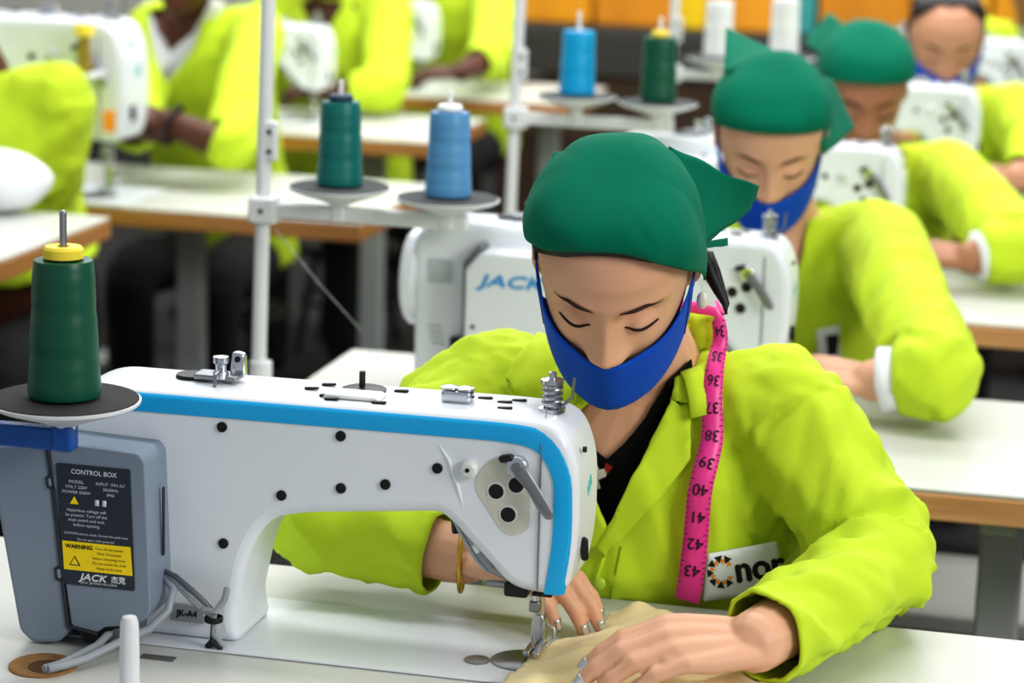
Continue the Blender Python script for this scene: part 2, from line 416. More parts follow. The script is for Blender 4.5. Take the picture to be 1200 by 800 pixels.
    # thread down the back of the head
    G().tube([(.010, -.03, .268), (.0118, BK-.0015, .236), (.013, BK-.002, .165), (.0125, BK-.0015, .094)], .0005, 5).obj('sewing_thread', mat('grey thread', (120, 122, 126), .8), t)
    return t
def label_text(rows, parent, m, y, name='label_print'):
    g = G()
    for s, x, z, size, xs, bold in rows: text_on(g, s, size, (x, y, z), (1, 0, 0), (0, 0, 1), xs=xs, bold=bold)
    return g.obj(name, m, parent, sharp=0)
FY = -.12
def hero_box(t):
    """grey control box and motor housing on the back of the column"""
    R = [(-.4475, .2225), (-.356, .2195), (-.350, .212), (-.344, .065), (-.349, .055), (-.362, .048), (-.392, .043), (-.398, .037), (-.4255, .041), (-.431, .08)]
    cb = G().prism(poly_round(R, .004), FY, BK+.006).obj('control_box', GREY, t, bevel=.009, seg=3, sharp=50)
    L = [(-.512, .2135), (-.4495, .2225), (-.433, .08), (-.428, .034), (-.440, .022), (-.466, .019), (-.480, .03)]
    mh = G().prism(poly_round(L, .006), FY-.001, BK+.02).obj('motor_housing', GREY, t, bevel=.010, seg=3, sharp=50)
    g = G()
    for a, b in (((-.4487, .221), (-.4435, .19)), ((-.4435, .19), (-.449, .188)), ((-.449, .188), (-.448, .179)), ((-.448, .179), (-.442, .177)), ((-.442, .177), (-.4355, .1)), ((-.4355, .1), (-.441, .098)), ((-.441, .098), (-.440, .088)), ((-.440, .088), (-.434, .086)), ((-.434, .086), (-.4285, .041)), ((-.4285, .041), (-.4, .036))):
        g.tube([(a[0], FY-.0012, a[1]), (b[0], FY-.0012, b[1])], .0016, 6)
    g.obj('housing_seam', GREYD, mh)
    # rating label
    lb = G().prism(poly_round([(-.4395, .2035), (-.364, .2035), (-.3595, .0835), (-.4335, .0835)], .002), FY-.0012, FY+.001).obj('rating_label', mat('label dark slate', (38, 48, 60), .45), cb)
    yl = G().prism([(-.4335, .127), (-.3635, .127), (-.3615, .0985), (-.4318, .0985)], FY-.0017, FY-.001).obj('warning_strip', mat('label yellow', (248, 216, 0), .45), cb)
    ink = mat('label print white', (214, 220, 226), .5); dk = mat('label print dark', (40, 36, 10), .5)
    rows = [('CONTROL BOX', -.4005, .1965, .0065, 1., .00012)]
    z = .1865
    for a, b in (('MODEL', 'INPUT 1PH AC'), ('VOLT 220V', '50/60Hz'), ('POWER 550W', 'IP40')):
        rows += [(a, -.4185, z, .0042, 1.1, 0), (b, -.3835, z, .0042, 1.1, 0)]; z -= .0052
    for s in ('Hazardous voltage will', 'be present. Turn off the', 'main switch and wait', 'before opening'):
        rows.append((s, -.4085, z-.0125, .0044, 1, 0)); z -= .0048
    z -= .0165
    for s in ('CAUTION electric shock. Ground the earth wire', 'Do not open while powered', 'Read the manual before use'):
        rows.append((s, -.399, z, .0034, .95, 0)); z -= .0055
    label_text(rows, cb, ink, FY-.0016)
    g = G(); text_on(g, 'JACK', .0095, (-.402, FY-.0017, .0922), (1, 0, 0), (0, 0, 1), shear=.25, xs=1.25, bold=.0004)
    text_on(g, '杰克', .0075, (-.376, FY-.0017, .0922), (1, 0, 0), (0, 0, 1), bold=.0003)
    text_on(g, 'JACK SEWING MACHINE', .0034, (-.396, FY-.0017, .0868), (1, 0, 0), (0, 0, 1))
    g.obj('brand_print', ink, cb, sharp=0)
    tri = lambda x, z, s: [(x-s, FY-.0018, z-s*.8), (x+s, FY-.0018, z-s*.8), (x, FY-.0018, z+s*.9)]
    G().add(tri(-.4205, .1682, .0046), [(0, 1, 2)]).obj('warning_triangle', MATS['label yellow'], cb, sharp=0)
    g = G()
    for x, z, s in ((-.4205, .1079, .006),): g.add(tri(x, z, s), [(0, 1, 2)])
    g.box((-.3975, FY-.0015, .1675), (.004, .0004, .006)); g.box((-.390, FY-.0015, .1675), (.004, .0004, .006))
    g2 = G(); g2.add(g.v[3:], [tuple(i-3 for i in f) for f in g.f[1:]]); g2.obj('warning_bars', ink, cb, sharp=0)
    g1 = G().add(g.v[:3], [(0, 1, 2)])
    text_on(g1, 'WARNING', .0058, (-.4160, FY-.0021, .1222), (1, 0, 0), (0, 0, 1), bold=.0002)
    zz = .1222
    for s in ('Turn off the power', 'Wait 10 minutes', 'before removing cover', 'Do not touch the shaft', 'Keep hands away'):
        text_on(g1, s, .0037, (-.385, FY-.0021, zz), (1, 0, 0), (0, 0, 1)); zz -= .0049
    g1.obj('warning_print', dk, cb, sharp=0)
    G().add(tri(-.4205, .1077, .0042), [(0, 1, 2)]).xf(Matrix.Translation((0, -.0006, 0))).obj('warning_triangle', MATS['label yellow'], cb, sharp=0)
    for o in [cb, mh]+kids(cb)+kids(mh):
        a = coords(o.data); a[:, 0] = .503+(a[:, 0]-.503)*1.0221; a[:, 2] = .825+(a[:, 2]-.825)*1.0221; setco(o.data, a)
    # side ribs, feet, plate with print under the box
    G().box((-.3625, -.085, .13), (.002, .004, .07)).obj('box_side_rib', GREYD, cb, bevel=.0006)
    ft = G().box((-.40, -.09, .018), (.030, .04, .022)).obj('cable_bracket', STEELD, t, bevel=.003)
    G().box((-.345, BK-.002, .030), (.036, .003, .018)).obj('model_plate', mat('plate grey', (150, 156, 160), .5), t, bevel=.001)
    g = G(); text_on(g, 'JK-A4', .009, (-.345, BK-.0045, .030), (1, 0, 0), (0, 0, 1), bold=.0004); g.obj('plate_print', BLACK, t, sharp=0)
    G().prism([(-.435, .006), (-.415, .006), (-.425, .034), (-.448, .034)], -.118, -.09).obj('earth_clip', BLACK, t, bevel=.003)
    G().tube([(-.43, -.112, .012), (-.405, -.112, .026), (-.39, -.105, .03)], .004, 8).obj('earth_wire', BLACK, t)
    # cables
    cg = mat('grey cable sheath', (150, 156, 162), .5)
    G().tube([(-.366, -.075, .072), (-.350, -.09, .062), (-.350, -.105, .045), (-.365, -.115, .028), (-.39, -.14, .018), (-.41, -.17, .010), (-.424, -.19, .0085), (-.434, -.204, .0085)], .0042, 10).obj('power_cable', cg, t)
    G().tube([(-.41, -.10, .018), (-.41, -.14, .014), (-.428, -.188, .009), (-.438, -.204, .0085)], .004, 10).obj('motor_cable', cg, t)
    for i, dz in enumerate((0, .009, .016)):
        G().tube([(-.368, -.075, .076-dz*.3), (-.35, -.085, .074-dz*.4), (-.332, -.09, .064-dz*.6), (-.318, -.088, .051-dz*.5), (-.309, -.085, .040-dz*.2), (-.311, -.083, .02), (-.313+.006*i, -.08, .004)], .0031, 8).obj('cable_loop', cg if i else mat('dark grey cable', (88, 94, 100), .5), t)
    G().tube([(-.318, -.09, .045), (-.306, -.09, .044), (-.298, -.086, .056), (-.296, -.085, .066)], .0034, 8, round_caps=True).obj('cable_end', cg, t)
    tie = lathe_obj('cable_tie', [(.0085, 0), (.0095, .001), (.0095, .005), (.0085, .006)], BLACK, t, 14, (-.310, -.084, .031))
    G().tube([(-.317, -.08, .003), (-.311, -.084, .012), (-.303, -.08, .003)], .004, 8).obj('cable_clamp', BLACK, t)
def jack_box(t):
    """white motor cover with a chamfered corner and blue lettering, handwheel at the end"""
    R = [(-.405, .035), (-.02, .035), (-.02, .228), (-.385, .228), (-.405, .2)]
    R = [(-.398, .03), (-.16, .03), (-.16, .226), (-.376, .226), (-.398, .2)]
    cb = G().prism(poly_round(R, .005), -.118, BK+.004).obj('motor_cover', WHITE, t, bevel=.006, seg=3)
    G().prism([(-.409, .03), (-.399, .03), (-.399, .2), (-.377, .227), (-.385, .234), (-.409, .205)], -.09, BK+.003).obj('cover_side_shade', mat('cover side shade grey', (120, 126, 124), .6), t, bevel=.003)  # grey strip paints the shaded left side of the cover
    g = G(); text_on(g, 'JACK', .024, (-.332, -.1186, .186), (1, 0, 0), (0, 0, 1), shear=.25, xs=1.65, bold=.0010)
    g.obj('brand_print', mat('brand blue print', (50, 150, 215), .5), cb, sharp=0)
    for x, z in ((-.385, .12), (-.26, .212)): G().cyl((x, -.116, z), (x, -.1195, z), .003, 10).obj('cover_screw', BLACK, cb)
    G().box((-.448, BK-.001, .185), (.036, .001, .034)).obj('plain_sticker', mat('pale grey sticker', (186, 196, 200), .5), t)
    G().box((-.420, BK-.008, .082), (.018, .014, .022)).obj('power_switch', BLACK, t, bevel=.002)
    g = G()
    for i in range(4): g.box((-.455+.002*i, BK-.0006, .105-.008*i), (.02, .0006, .0014))
    g.obj('small_print', mat('grey print', (120, 128, 134), .5), t, sharp=0)
    lathe_obj('handwheel', [(.02, 0), (.062, .0), (.07, .006), (.07, .018), (.064, .024), (.05, .022), (.02, .03), (.0001, .03)], WHITE, t, 36, (-.484, -.005, .165), Matrix.Rotation(-PI/2, 3, 'Y'))
NEEDLE = V((-.503, 2.297, .76))
m1 = make_machine('white sewing machine with cyan stripe and grey control box at the front table', NEEDLE, True)
hero_box(m1)

# ================================================================== people
def sm(a, b, x):
    t = np.clip((x-a)/(b-a), 0, 1); return t*t*(3-2*t)
HZ = np.array([-.112, -.106, -.096, -.08, -.055, -.025, .0, .03, .056, .077, .094, .104, .109])
HW = np.array([.016, .031, .043, .054, .0635, .069, .0715, .074, .0735, .066, .049, .026, .004])
HF = np.array([.078, .090, .0945, .0935, .0905, .0885, .0875, .090, .086, .075, .055, .030, .005])
HB = np.array([-.035, .0, .03, .052, .070, .084, .091, .095, .092, .082, .062, .034, .005])
def head_grid(male=False, nz=110, na=128):
    """head in its own axes: face towards -y, z up, metres"""
    zs = np.concatenate([np.linspace(-.112, -.09, 14), np.linspace(-.088, .09, nz-34), np.linspace(.0915, .109, 20)])
    w, f, b = (np.interp(zs, HZ, a) for a in (HW, HF, HB))
    k = np.ones(5)/5
    for a in (w, f, b): a[2:-2] = np.convolve(a, k, 'same')[2:-2]
    if male: w = w*(1+.05*sm(-.04, -.08, zs)); f = f+.002*sm(-.07, -.1, zs)
    A = np.linspace(0, 2*PI, na, endpoint=False)        # 0 = front
    R = []
    for i, z in enumerate(zs):
        c, s = np.cos(A), np.sin(A)
        x = w[i]*np.sign(s)*np.abs(s)**.88
        y = np.where(c > 0, -f[i]*np.abs(c)**.95, b[i]*np.abs(c)**.95)
        fr = sm(.05, .55, c)
        g = lambda x0, z0, sx, sz: np.exp(-((x-x0)/sx)**2-((z-z0)/sz)**2)
        d = np.zeros_like(x)
        zz = z
        nb = np.interp(zz, [-.043, -.037, -.031, -.025, -.018, .0, .018, .03, .05], [0, .007, .0225, .0262, .0228, .0140, .0070, .003, 0])
        sw = np.interp(zz, [-.04, -.026, -.01, .015, .03], [.0155, .0150, .0112, .0086, .011])
        d += nb*np.exp(-(x/sw)**2)
        for q in (-1, 1):
            d += .0078*g(.0150*q, -.029, .0065, .0075)             # wings
            d -= .0150*g(.031*q, .013, .0165, .0115)               # sockets
            d -= .004*g(.017*q, .008, .008, .012)
            d += .0118*g(.0315*q, .0055, .0128, .0080)             # closed lids over the eyeballs
            d += .0055*g(.030*q, .031, .020, .008)                 # brow ridge
            d += .0045*g(.042*q, -.020, .018, .016)                # cheek
        d += .0075*g(0, -.056, .022, .0055)+.0085*g(0, -.068, .018, .006)-.003*g(0, -.062, .022, .0025)
        d += .006*g(0, -.098, .018, .012)-.003*g(0, -.083, .02, .006)
        d += .003*g(0, .06, .04, .02)
        y = y-d*fr
        R.append([V((x[j], y[j], z)) for j in range(na)])
    g = G().rings(R)
    for q in (-1, 1):                                              # ears
        M = Matrix.Rotation(.35*q, 3, 'Z') @ Matrix.Rotation(-.18, 3, 'X')
        g.ell((.0735*q, .012, .0), (.0075, .017, .031), M, 16, 10)
        g.ell((.0700*q, .008, -.026), (.006, .010, .010), M, 12, 8)
    return g
def face_surface(x, z):
    pass
def hand_geo(M, side, curl, spread=.0, thumb=(.5, .2, .3), s=1., lift=None):
    """hand at wrist matrix M: +x along the fingers, +y to the thumb side (side=+1), +z back of the hand"""
    g = G()
    K = [(.088, .026, .004), (.092, .0075, .007), (.088, -.0115, .005), (.080, -.029, .0)]
    LEN = [(.042, .025, .021), (.046, .029, .022), (.042, .027, .022), (.033, .020, .019)]
    RAD = [.0098, .0100, .0094, .0084]
    tips = []
    for i, (kx, ky, kz) in enumerate(K):
        ky *= side
        g.tube([(-.012, ky*.55, -.001), (.03, ky*.8, .001), (kx*.75, ky*.95, kz*.7), (kx, ky, kz*.6)], [(.0125, .0125), (.0135, .0125), (.0125, .0115), (RAD[i]*1.18, RAD[i]*1.1)], 12, round_caps=True)
        p = V((kx, ky, kz*.6)); az = spread*(1.5-i)*side*.5; ang = 0.
        c = curl[i]; pts = [p]; rs = [RAD[i]*1.12]
        for j, L in enumerate(LEN[i]):
            ang += c[j]
            d = V((math.cos(ang)*math.cos(az), math.cos(ang)*math.sin(az), -math.sin(ang)))
            pts.append(pts[-1]+d*L*.5); rs.append(RAD[i]*(.93-.07*j))
            pts.append(pts[-2]+d*L); rs.append(RAD[i]*((1.0, .92, .72)[j]))
        g.tube(pts, rs, 12, round_caps=True)
        tips.append((pts[-1], d.copy(), RAD[i], V((math.sin(ang)*math.cos(az), math.sin(ang)*math.sin(az), math.cos(ang)))))
    # palm filling, heel and thumb
    g.tube([(-.01, 0, -.003), (.045, 0, -.005), (.08, 0, -.003)], [(.022, .0125), (.033, .0125), (.036, .010)], 16, up=V((0, 0, 1)), round_caps=True)
    a, b, c = thumb
    p0 = V((.006, .016*side, -.006)); p1 = p0+V((.035*math.cos(a), .035*math.sin(a)*side, -.010)); p2 = p1+V((.032*math.cos(a-b), .032*math.sin(a-b)*side, -.006)); p3 = p2+V((.026*math.cos(a-b-c), .026*math.sin(a-b-c)*side, -.004))
    g.tube([p0, p1, p1.lerp(p2, .5), p2, p3], [.0145, .0125, .0105, .0105, .0075], 12, round_caps=True)
    tips.append((p3, (p3-p2).normalized(), .0085, V((0, 0, 1))))
    S = M @ Matrix.Scale(s, 4)
    g.xf(S)
    R3 = M.to_3x3()
    tips = [(S @ t, (R3 @ d).normalized(), r*s, (R3 @ n).normalized()) for t, d, r, n in tips]
    return g, tips
def basis_m(org, x, z):
    x = V(x).normalized(); z = V(z); z = (z-x*z.dot(x)).normalized(); y = z.cross(x)
    M = Matrix((x, y, z)).transposed().to_4x4(); M.translation = org; return M
def wrinkle(me, amp, freq, axes, rng=0., seed=0., mask=None, fine=.0):
    """cloth folds: ridged noise stretched along a fold direction that depends on place; axes(p) -> (fold dir, weight)"""
    a = coords(me); n = normals(me)
    out = a.copy()
    for i in range(len(a)):
        p = V(a[i]); d, w = axes(p)
        q = p-d*p.dot(d)*.88
        r = noise.noise(q*freq+V((seed, seed*.7, 0))); r2 = noise.noise(q*freq*2.1+V((0, seed, 3.1)))
        h = (.35-min(abs(r)*2.4, 1))*.75+(abs(r2)*1.8-.3)*.34
        if mask: w *= mask(p)
        out[i] += n[i]*(h*amp*w)
    setco(me, out)
def arm_pts(sh, el, wr, n=4):
    """smooth centre line through shoulder, elbow, wrist"""
    sh, el, wr = V(sh), V(el), V(wr); out = []
    a = sh.lerp(el, .8); b = el.lerp(wr, .2)
    for k in range(n): out.append(sh.lerp(a, k/n))
    for k in range(n+1):
        t = k/n; out.append(a.lerp(el, t).lerp(el.lerp(b, t), t))
    for k in range(1, n+1): out.append(b.lerp(wr, k/n))
    return out
def lerp_r(rs, n):
    xs = np.linspace(0, 1, len(rs)); return [float(v) for v in np.interp(np.linspace(0, 1, n), xs, rs)]
def shell_grid(edge, off, zsc=.9, na=72, nv=22, back=0., top=0., folds=0., seed=0., boxy=.55):
    """cloth or hair shell over the skull in head axes; edge(az) = height of its lower rim"""
    rows = []; zt = .109/zsc+top
    base = []
    for j in range(na):
        az = 2*PI*j/na; e = edge(az); zz = max(e, .03)*zsc
        w = float(np.interp(zz, HZ, HW)); f = float(np.interp(zz, HZ, HF)); b = float(np.interp(zz, HZ, HB))
        c, s = math.cos(az), math.sin(az)
        base.append((e, (w+off)*(1 if s > 0 else -1)*abs(s)**.88, -(f+off)*abs(c)**.95 if c > 0 else (b+off)*abs(c)**.95, c, s))
    for i in range(nv+1):
        ph = math.radians(89.995)*(1-(1-i/nv)**2.2); row = []
        for e, x, y, c, s in base:
            q = math.cos(ph)**boxy; z = e+(zt-e)*math.sin(ph)**1.05
            bk = max(0, -c); q *= 1+.06*bk*math.sin(min(PI, ph*2.2))+.05*math.sin(min(PI, ph*2))*(1-bk)
            if folds:
                n1 = noise.noise(V((s*1.3+seed+z*10, c*1.3-z*8, z*13+s*1.5)))
                q += folds*8*(abs(n1)*1.6-.3)*math.cos(ph)*min(1, .15+ph*1.6)
            row.append(V((x*q, y*q+.004*math.sin(ph), z)))
        rows.append(row)
    return rows
def ring_grid(g, rows, close_top=True):
    return g.rings(rows, cap=False) if not close_top else (g.rings(rows, cap=False), g.add([sum(rows[-1], V((0, 0, 0)))/len(rows[-1])]+rows[-1], [(0, i+1, (i+1) % len(rows[-1])+1) for i in range(len(rows[-1]))]))[0]
def mask_rows(hb, top0, top1, bot0, bot1, azm=78, na=33, nv=14, off=.005):
    """cloth mask wrapped over the lower face, head axes"""
    rows = []
    for j in range(na):
        u = -1+2*j/(na-1); az = math.radians(azm)*u; k = abs(u)**1.6
        zt, zb = top0+(top1-top0)*k, bot0+(bot1-bot0)*abs(u)**2.2
        col = []
        for i in range(nv):
            v = i/(nv-1); z = zt+(zb-zt)*v; d = V((math.sin(az), -math.cos(az), 0))
            o = V((0, .012, z)); h = hb.ray_cast(o+d*.25, -d)
            col.append([(h[0]-o).dot(d) if h[0] is not None else None, d, o])
        last = .07
        for c in col:
            if c[0] is None: c[0] = last-.007
            last = c[0]
        r0 = max(col[0][0], .0); rc = max(c[0] for c in col[nv//2:-2])
        for i, c in enumerate(col):
            v = i/(nv-1); t = r0*(1-v)+rc*v
            c[0] = max(c[0], t if v < .85 else t-(v-.85)*.06)
        rows.append(col)
    R = np.array([[c[0] for c in col] for col in rows])
    for _ in range(3):
        S = R.copy(); S[1:-1] = (R[:-2]+2*R[1:-1]+R[2:])/4; R = S
    return [[rows[j][i][2]+rows[j][i][1]*(R[j][i]+off) for i in range(nv)] for j in range(na)]
def patch(P4, n=10, m=8, bulge=V((0, 0, 0)), wav=0., seed=1.):
    """curved cloth patch between four corners a-b-c-d"""
    a, b, c, d = (V(p) for p in P4); rows = []
    for i in range(n+1):
        u = i/n; row = []
        for j in range(m+1):
            v = j/m; p = a.lerp(b, u).lerp(d.lerp(c, u), v)
            p = p+bulge*math.sin(PI*v)*math.sin(PI*(.15+.85*u)*.9)+V((0, 0, 1))*wav*noise.noise(V((u*3+seed, v*3, seed)))
            row.append(p)
        rows.append(row)
    return rows
def person(S):
    H = V(S['head']); hs = S.get('hs', 1.03)
    Mh = Matrix.Translation(H) @ Matrix.Rotation(S.get('yaw', 0), 4, 'Z') @ Matrix.Rotation(S.get('pitch', .6), 4, 'X') @ Matrix.Rotation(S.get('roll', 0), 4, 'Y') @ Matrix.Scale(hs, 4)
    nk = V(S['neck']); ch = V(S['chest']); pv = V(S['pelvis'])
    sh, el, wr = [V(p) for p in S['sh']], [V(p) for p in S['el']], [V(p) for p in S['wr']]
    sk = S['skin']; base = V((pv.x, pv.y, 0)); hero = S.get('hero', False)
    vox = S.get('vox', .005); k = S.get('bulk', 1.)
    # ---- body: one continuous surface
    hg = head_grid(S.get('male', False), *( (150, 176) if hero else (70, 80)))
    hb = bvh_of(hg.mesh('h'))
    g = G(); g.add([Mh @ p for p in hg.v], hg.f)
    nh = Mh @ V((0, .028, -.05))
    g.tube([nk+V((0, .01, -.04)), nk+V((0, 0, .015)), nk.lerp(nh, .5), nh, nh+(nh-nk)*.15], [(.075, .06), (.060*hs, .055), (.052*hs, .052), (.052*hs, .052), (.05, .05)], 20)
    wa = ch.lerp(pv, .55)
    g.tube([pv+V((0, 0, -.06)), pv, wa, ch, ch.lerp(nk, .62), nk+V((0, 0, -.005))], [(.15, .11), (.165, .12), (.13*k, .10), (.15*k, .11), (.125*k, .085), (.06, .055)], 24)
    tips = []
    for i in (0, 1):
        q = nk.lerp(sh[i], .3)
        g.tube([q+V((0, 0, -.03)), sh[i]], [.05, .05*k], 14, round_caps=True)
        ap = arm_pts(sh[i], el[i], wr[i], 5)
        g.tube(ap, lerp_r([.05*k, .046*k, .043*k, .042*k, .04*k, .034, .0285*hs], len(ap)), 14, round_caps=True)
        if S.get('hand', (1, 1))[i]:
            hd = S['hand'][i]
            hgeo, tp = hand_geo(basis_m(wr[i], hd[0], hd[1]), -1 if i else 1, hd[2], hd[3], hd[4] if len(hd) > 4 else (.5, .2, .3), S.get('handscale', 1.0)); g.add(hgeo.v, hgeo.f); tips.append(tp)
        else: tips.append([])
    if S.get('debug_body'): pass
    me = remesh(g.mesh('person'), vox, 2 if hero else 3); shift(me, -base)
    body = link('person', me, sk, sharp=0, loc=base)
    tag(body, S['label'], 'person', S.get('group'))
    bb = bvh_of(me)
    bbw = BVHTree.FromPolygons([v.co+base for v in me.vertices], [tuple(p.vertices) for p in me.polygons])
    def part(name, g, m, parent=body, **kw):
        me2 = g.mesh(name) if isinstance(g, G) else g
        shift(me2, -base); return link(name, me2, m, parent, **kw)
    # ---- trousers and shoes under the table
    tg = G().tube([pv+V((0, .0, -.012)), pv+V((0, 0, .08)), (wa if S.get('crop') else pv+V((0, 0, .09)))], [(.175, .125), (.168, .122), (.15, .115)], 20, round_caps=True); shoes = []
    for q in (-1, 1):
        hp = pv+V((.085*q, -.02, -.04)); kn = pv+V((.11*q, -.40, -.03)); ft = V((kn.x, kn.y+.03, .08))
        tg.tube(arm_pts(hp, kn, ft, 4), lerp_r([.085, .078, .07, .065, .058, .055], 13), 14, round_caps=True)
        shoes.append((kn.x, kn.y))
    part('trousers', remesh(tg.mesh('t'), .012, 2), TROUSER, sharp=0)
    for x, y in shoes:
        G2 = G().tube([(x, y+.09, .035), (x, y, .045), (x, y-.09, .032), (x, y-.15, .026)], [(.034, .034), (.042, .045), (.044, .032), (.034, .024)], 14, round_caps=True)
        part('shoe', G2, BLACK, sharp=0)
    # ---- jacket
    lo = [pv+V((0, -.01, -.05)), pv.lerp(wa, .5), wa] if not S.get('crop') else [pv.lerp(wa, .9), pv.lerp(wa, .95), wa+V((0, 0, .01))]
    jt = G().tube(lo+[ ch, ch.lerp(nk, .55), nk+V((0, .01, -.012)), nk+V((0, .012, .012))], [(.205*k, .15), (.20*k, .15), (.182*k, .138), (.19*k, .142), (.16*k, .112), (.085, .075), (.074, .066)], 28)
    jg = G(); jg.add(jt.v, jt.f); cuffs = []
    sr = S.get('sleeve', [.074, .07, .066, .066, .064, .056, .052])
    for i in (0, 1):
        q = nk.lerp(sh[i], .25)
        t1 = G().tube([q+V((0, .01, -.035)), q.lerp(sh[i], .55)+V((0, 0, -.012)), sh[i]], [.052, .06*k, .067*k], 16, round_caps=True)
        jg.add(t1.v, t1.f); jt.add(t1.v, t1.f)
        cf = el[i].lerp(wr[i], S.get('cuff', (.72, .72))[i])
        ap = arm_pts(sh[i], el[i], cf, 6)
        if S.get('sag'):
            ap = [p+V((0, 0, -S['sag'])) * (math.sin(PI*min(1, max(0, (j-6)/12)))) for j, p in enumerate(ap)]
        t2 = G().tube(ap, [r*k for r in lerp_r(sr, len(ap))], 22, round_caps=False)
        jg.add(t2.v, t2.f); cuffs.append((cf, (cf-ap[-3]).normalized(), sr[-1]*k))
    jv = S.get('jvox', .011)
    jm = remesh(jg.mesh('j'), jv, 3); tm = remesh(jt.mesh('jt'), jv, 3)
    segs = [(sh[0], el[0]), (el[0], cuffs[0][0]), (sh[1], el[1]), (el[1], cuffs[1][0])]
    def axes(p):
        best, bd, kk = None, 9, 0
        for n_, (a, b) in enumerate(segs):
            ab = b-a; t = max(0, min(1, (p-a).dot(ab)/ab.length_squared)); d = (p-a-ab*t).length
            if d < bd: best, bd, kk, tt = ab, d, n_, t
        if bd < .10 and not (kk % 2 == 0 and tt < .12):
            ax = best.normalized(); perp = ax.cross(V((0, -1, .3))).normalized()
            near = (1-tt) if kk % 2 else tt
            return (perp*.75+ax*.66).normalized(), .75+.6*near
        t = max(0, min(1, (.16-bd)/.06))
        sx = 1 if p.x > pv.x else -1
        return V((-.35*sx, 0, 1)).normalized(), .40+.35*t
    amp = S.get('wrinkle', .010); sd = S.get('seed', 1.)
    wrinkle(jm, amp, S.get('wfreq', 17.), axes, seed=sd); wrinkle(tm, amp, S.get('wfreq', 17.), axes, seed=sd)
    JB, TB = bvh_of(jm), bvh_of(tm)
    # cut the front opening and the cuff ends
    bm = bmesh.new(); bm.from_mesh(jm); kill = []
    vp = S.get('vneck')
    for f in bm.faces:
        c = f.calc_center_median()
        if vp and c.y < nk.y+.06 and c.z > pv.z+.1:
            x, y = pr(c)
            if inpoly(x, y, vp) and f.normal.dot((c-CAM).normalized()) < .25:
                kill.append(f); continue
        for cf, d, r in cuffs:
            if (c-cf).dot(d) > -.012 and (c-cf).length < r*1.15 and f.normal.dot(d) > .55: kill.append(f); break
    bmesh.ops.delete(bm, geom=kill, context='FACES'); 
    bv = [v for v in bm.verts if v.is_boundary]
    for it in range(10):
        new = {}
        for v in bv:
            nb = [e.other_vert(v) for e in v.link_edges if e.is_boundary]
            if len(nb) == 2: new[v] = v.co*.4+(nb[0].co+nb[1].co)*.3
        for v, c in new.items(): v.co = c
    for v in bv:
        for cf, d, r in cuffs:
            if (v.co-cf).length < r*1.6: v.co -= d*((v.co-cf).dot(d)+.002)
    bm.to_mesh(jm); bm.free()
    jk = part('jacket', jm, JACKET, sharp=0, solid=.0028, offset=-1)
    # ---- clothes on the head
    def hl(rows): return [[Mh @ p for p in r] for r in rows]
    he = S.get('hair_edge')
    if he is not None:
        part('hair', ring_grid(G(), hl(shell_grid(he, S.get('hair_off', .005), .975, 96, 24, folds=.0025, seed=sd))), HAIR, sharp=0)
    sc = None
    if S.get('scarf'):
        rows = hl(shell_grid(S['scarf'], S.get('scarf_off', .0115), .94, 128 if hero else 64, 40 if hero else 20, back=S.get('scarf_back', .0), top=S.get('scarf_top', .0), folds=.007, seed=sd+4))
        sc = part('headscarf', ring_grid(G(), rows), S.get('scarf_mat', SCARF), sharp=0, solid=.002)
        for fl in S.get('flaps', ()):
            o = part('scarf_tail', G().grid(patch([at(*p) for p in fl[:4]], 14, 12, fl[4], fl[5] if len(fl) > 5 else .012, sd)), SCARF, sc, sharp=0, solid=.0022)
    if S.get('mask'):
        a = S['mask']
        rows = mask_rows(hb, *a[:4], azm=a[4] if len(a) > 4 else 78)
        mk = part('face_mask', G().grid(hl(rows)), MASK, sharp=0, solid=.002)
        for q in (3, -4): part('mask_hem', G().tube([Mh @ (p+V((p.x, p.y-.012, 0)).normalized()*.0012) for p in rows[q]], .0007, 5), NAVY, mk, sharp=0)
        for q in (0, -1):
            s = -1 if q == 0 else 1
            t0, t1 = rows[q][0], rows[q][-1]
            e = V((.080*s, .03, .0)); 
            part('ear_loop', G().tube([Mh @ p for p in (t0, t0.lerp(V((.079*s, .006, .028)), .6), V((.080*s, .016, .030)), V((.080*s, .034, .01)), V((.079*s, .03, -.025)), t1.lerp(V((.079*s, .02, -.03)), .4), t1)], .0022, 6), NAVY, mk, sharp=0)
    # ---- face details
    if S.get('face', True):
        def onface(x, z, off=.0008):
            h = hb.ray_cast(V((x, -.3, z)), V((0, 1, 0)))
            return Mh @ ((h[0] if h[0] is not None else V((x, -.08, z)))+V((0, -off, 0)))
        BR = mat('eyebrow hair', (58, 38, 30), .8); LS = mat('eyelash dark', (40, 25, 20), .8); LP = mat('lid tone '+sk.name, S.get('lid', (150, 98, 76)), .55)
        for q in (-1, 1):
            rows = []
            for i in range(15):
                t = i/14; x = q*(.0125+.040*t); z = .0275+.0075*math.sin(min(1, t*1.25)*PI*.62)-.006*max(0, t-.62)/.38
                hw = .0029*(1-.85*t**1.8)*(.45+.55*min(1, t*5))
                rows.append([onface(x, z+hw*(1-j), .0011) for j in (0, 1, 2)])
            part('eyebrow', G().grid(rows), BR, sharp=0)
            pts = []; rad = []
            for i in range(13):
                t = i/12; x = q*(.0165+.0305*t); z = .0015-.0016*math.sin(PI*min(1, t*1.02))-.0006*t
                pts.append(onface(x, z, .0006)); rad.append(.0004+.0014*math.sin(PI*(.10+.75*t)))
            part('eyelashes', G().tube(pts, rad, 6), LS, sharp=0)
            pts = []; rad = []
            for i in range(11):
                t = i/10; x = q*(.018+.0275*t); z = .0125+.0035*math.sin(PI*t)
                pts.append(onface(x, z, -.0001)); rad.append(.0004+.0007*math.sin(PI*t))
            part('eyelid_crease', G().tube(pts, rad, 5), LP, sharp=0)
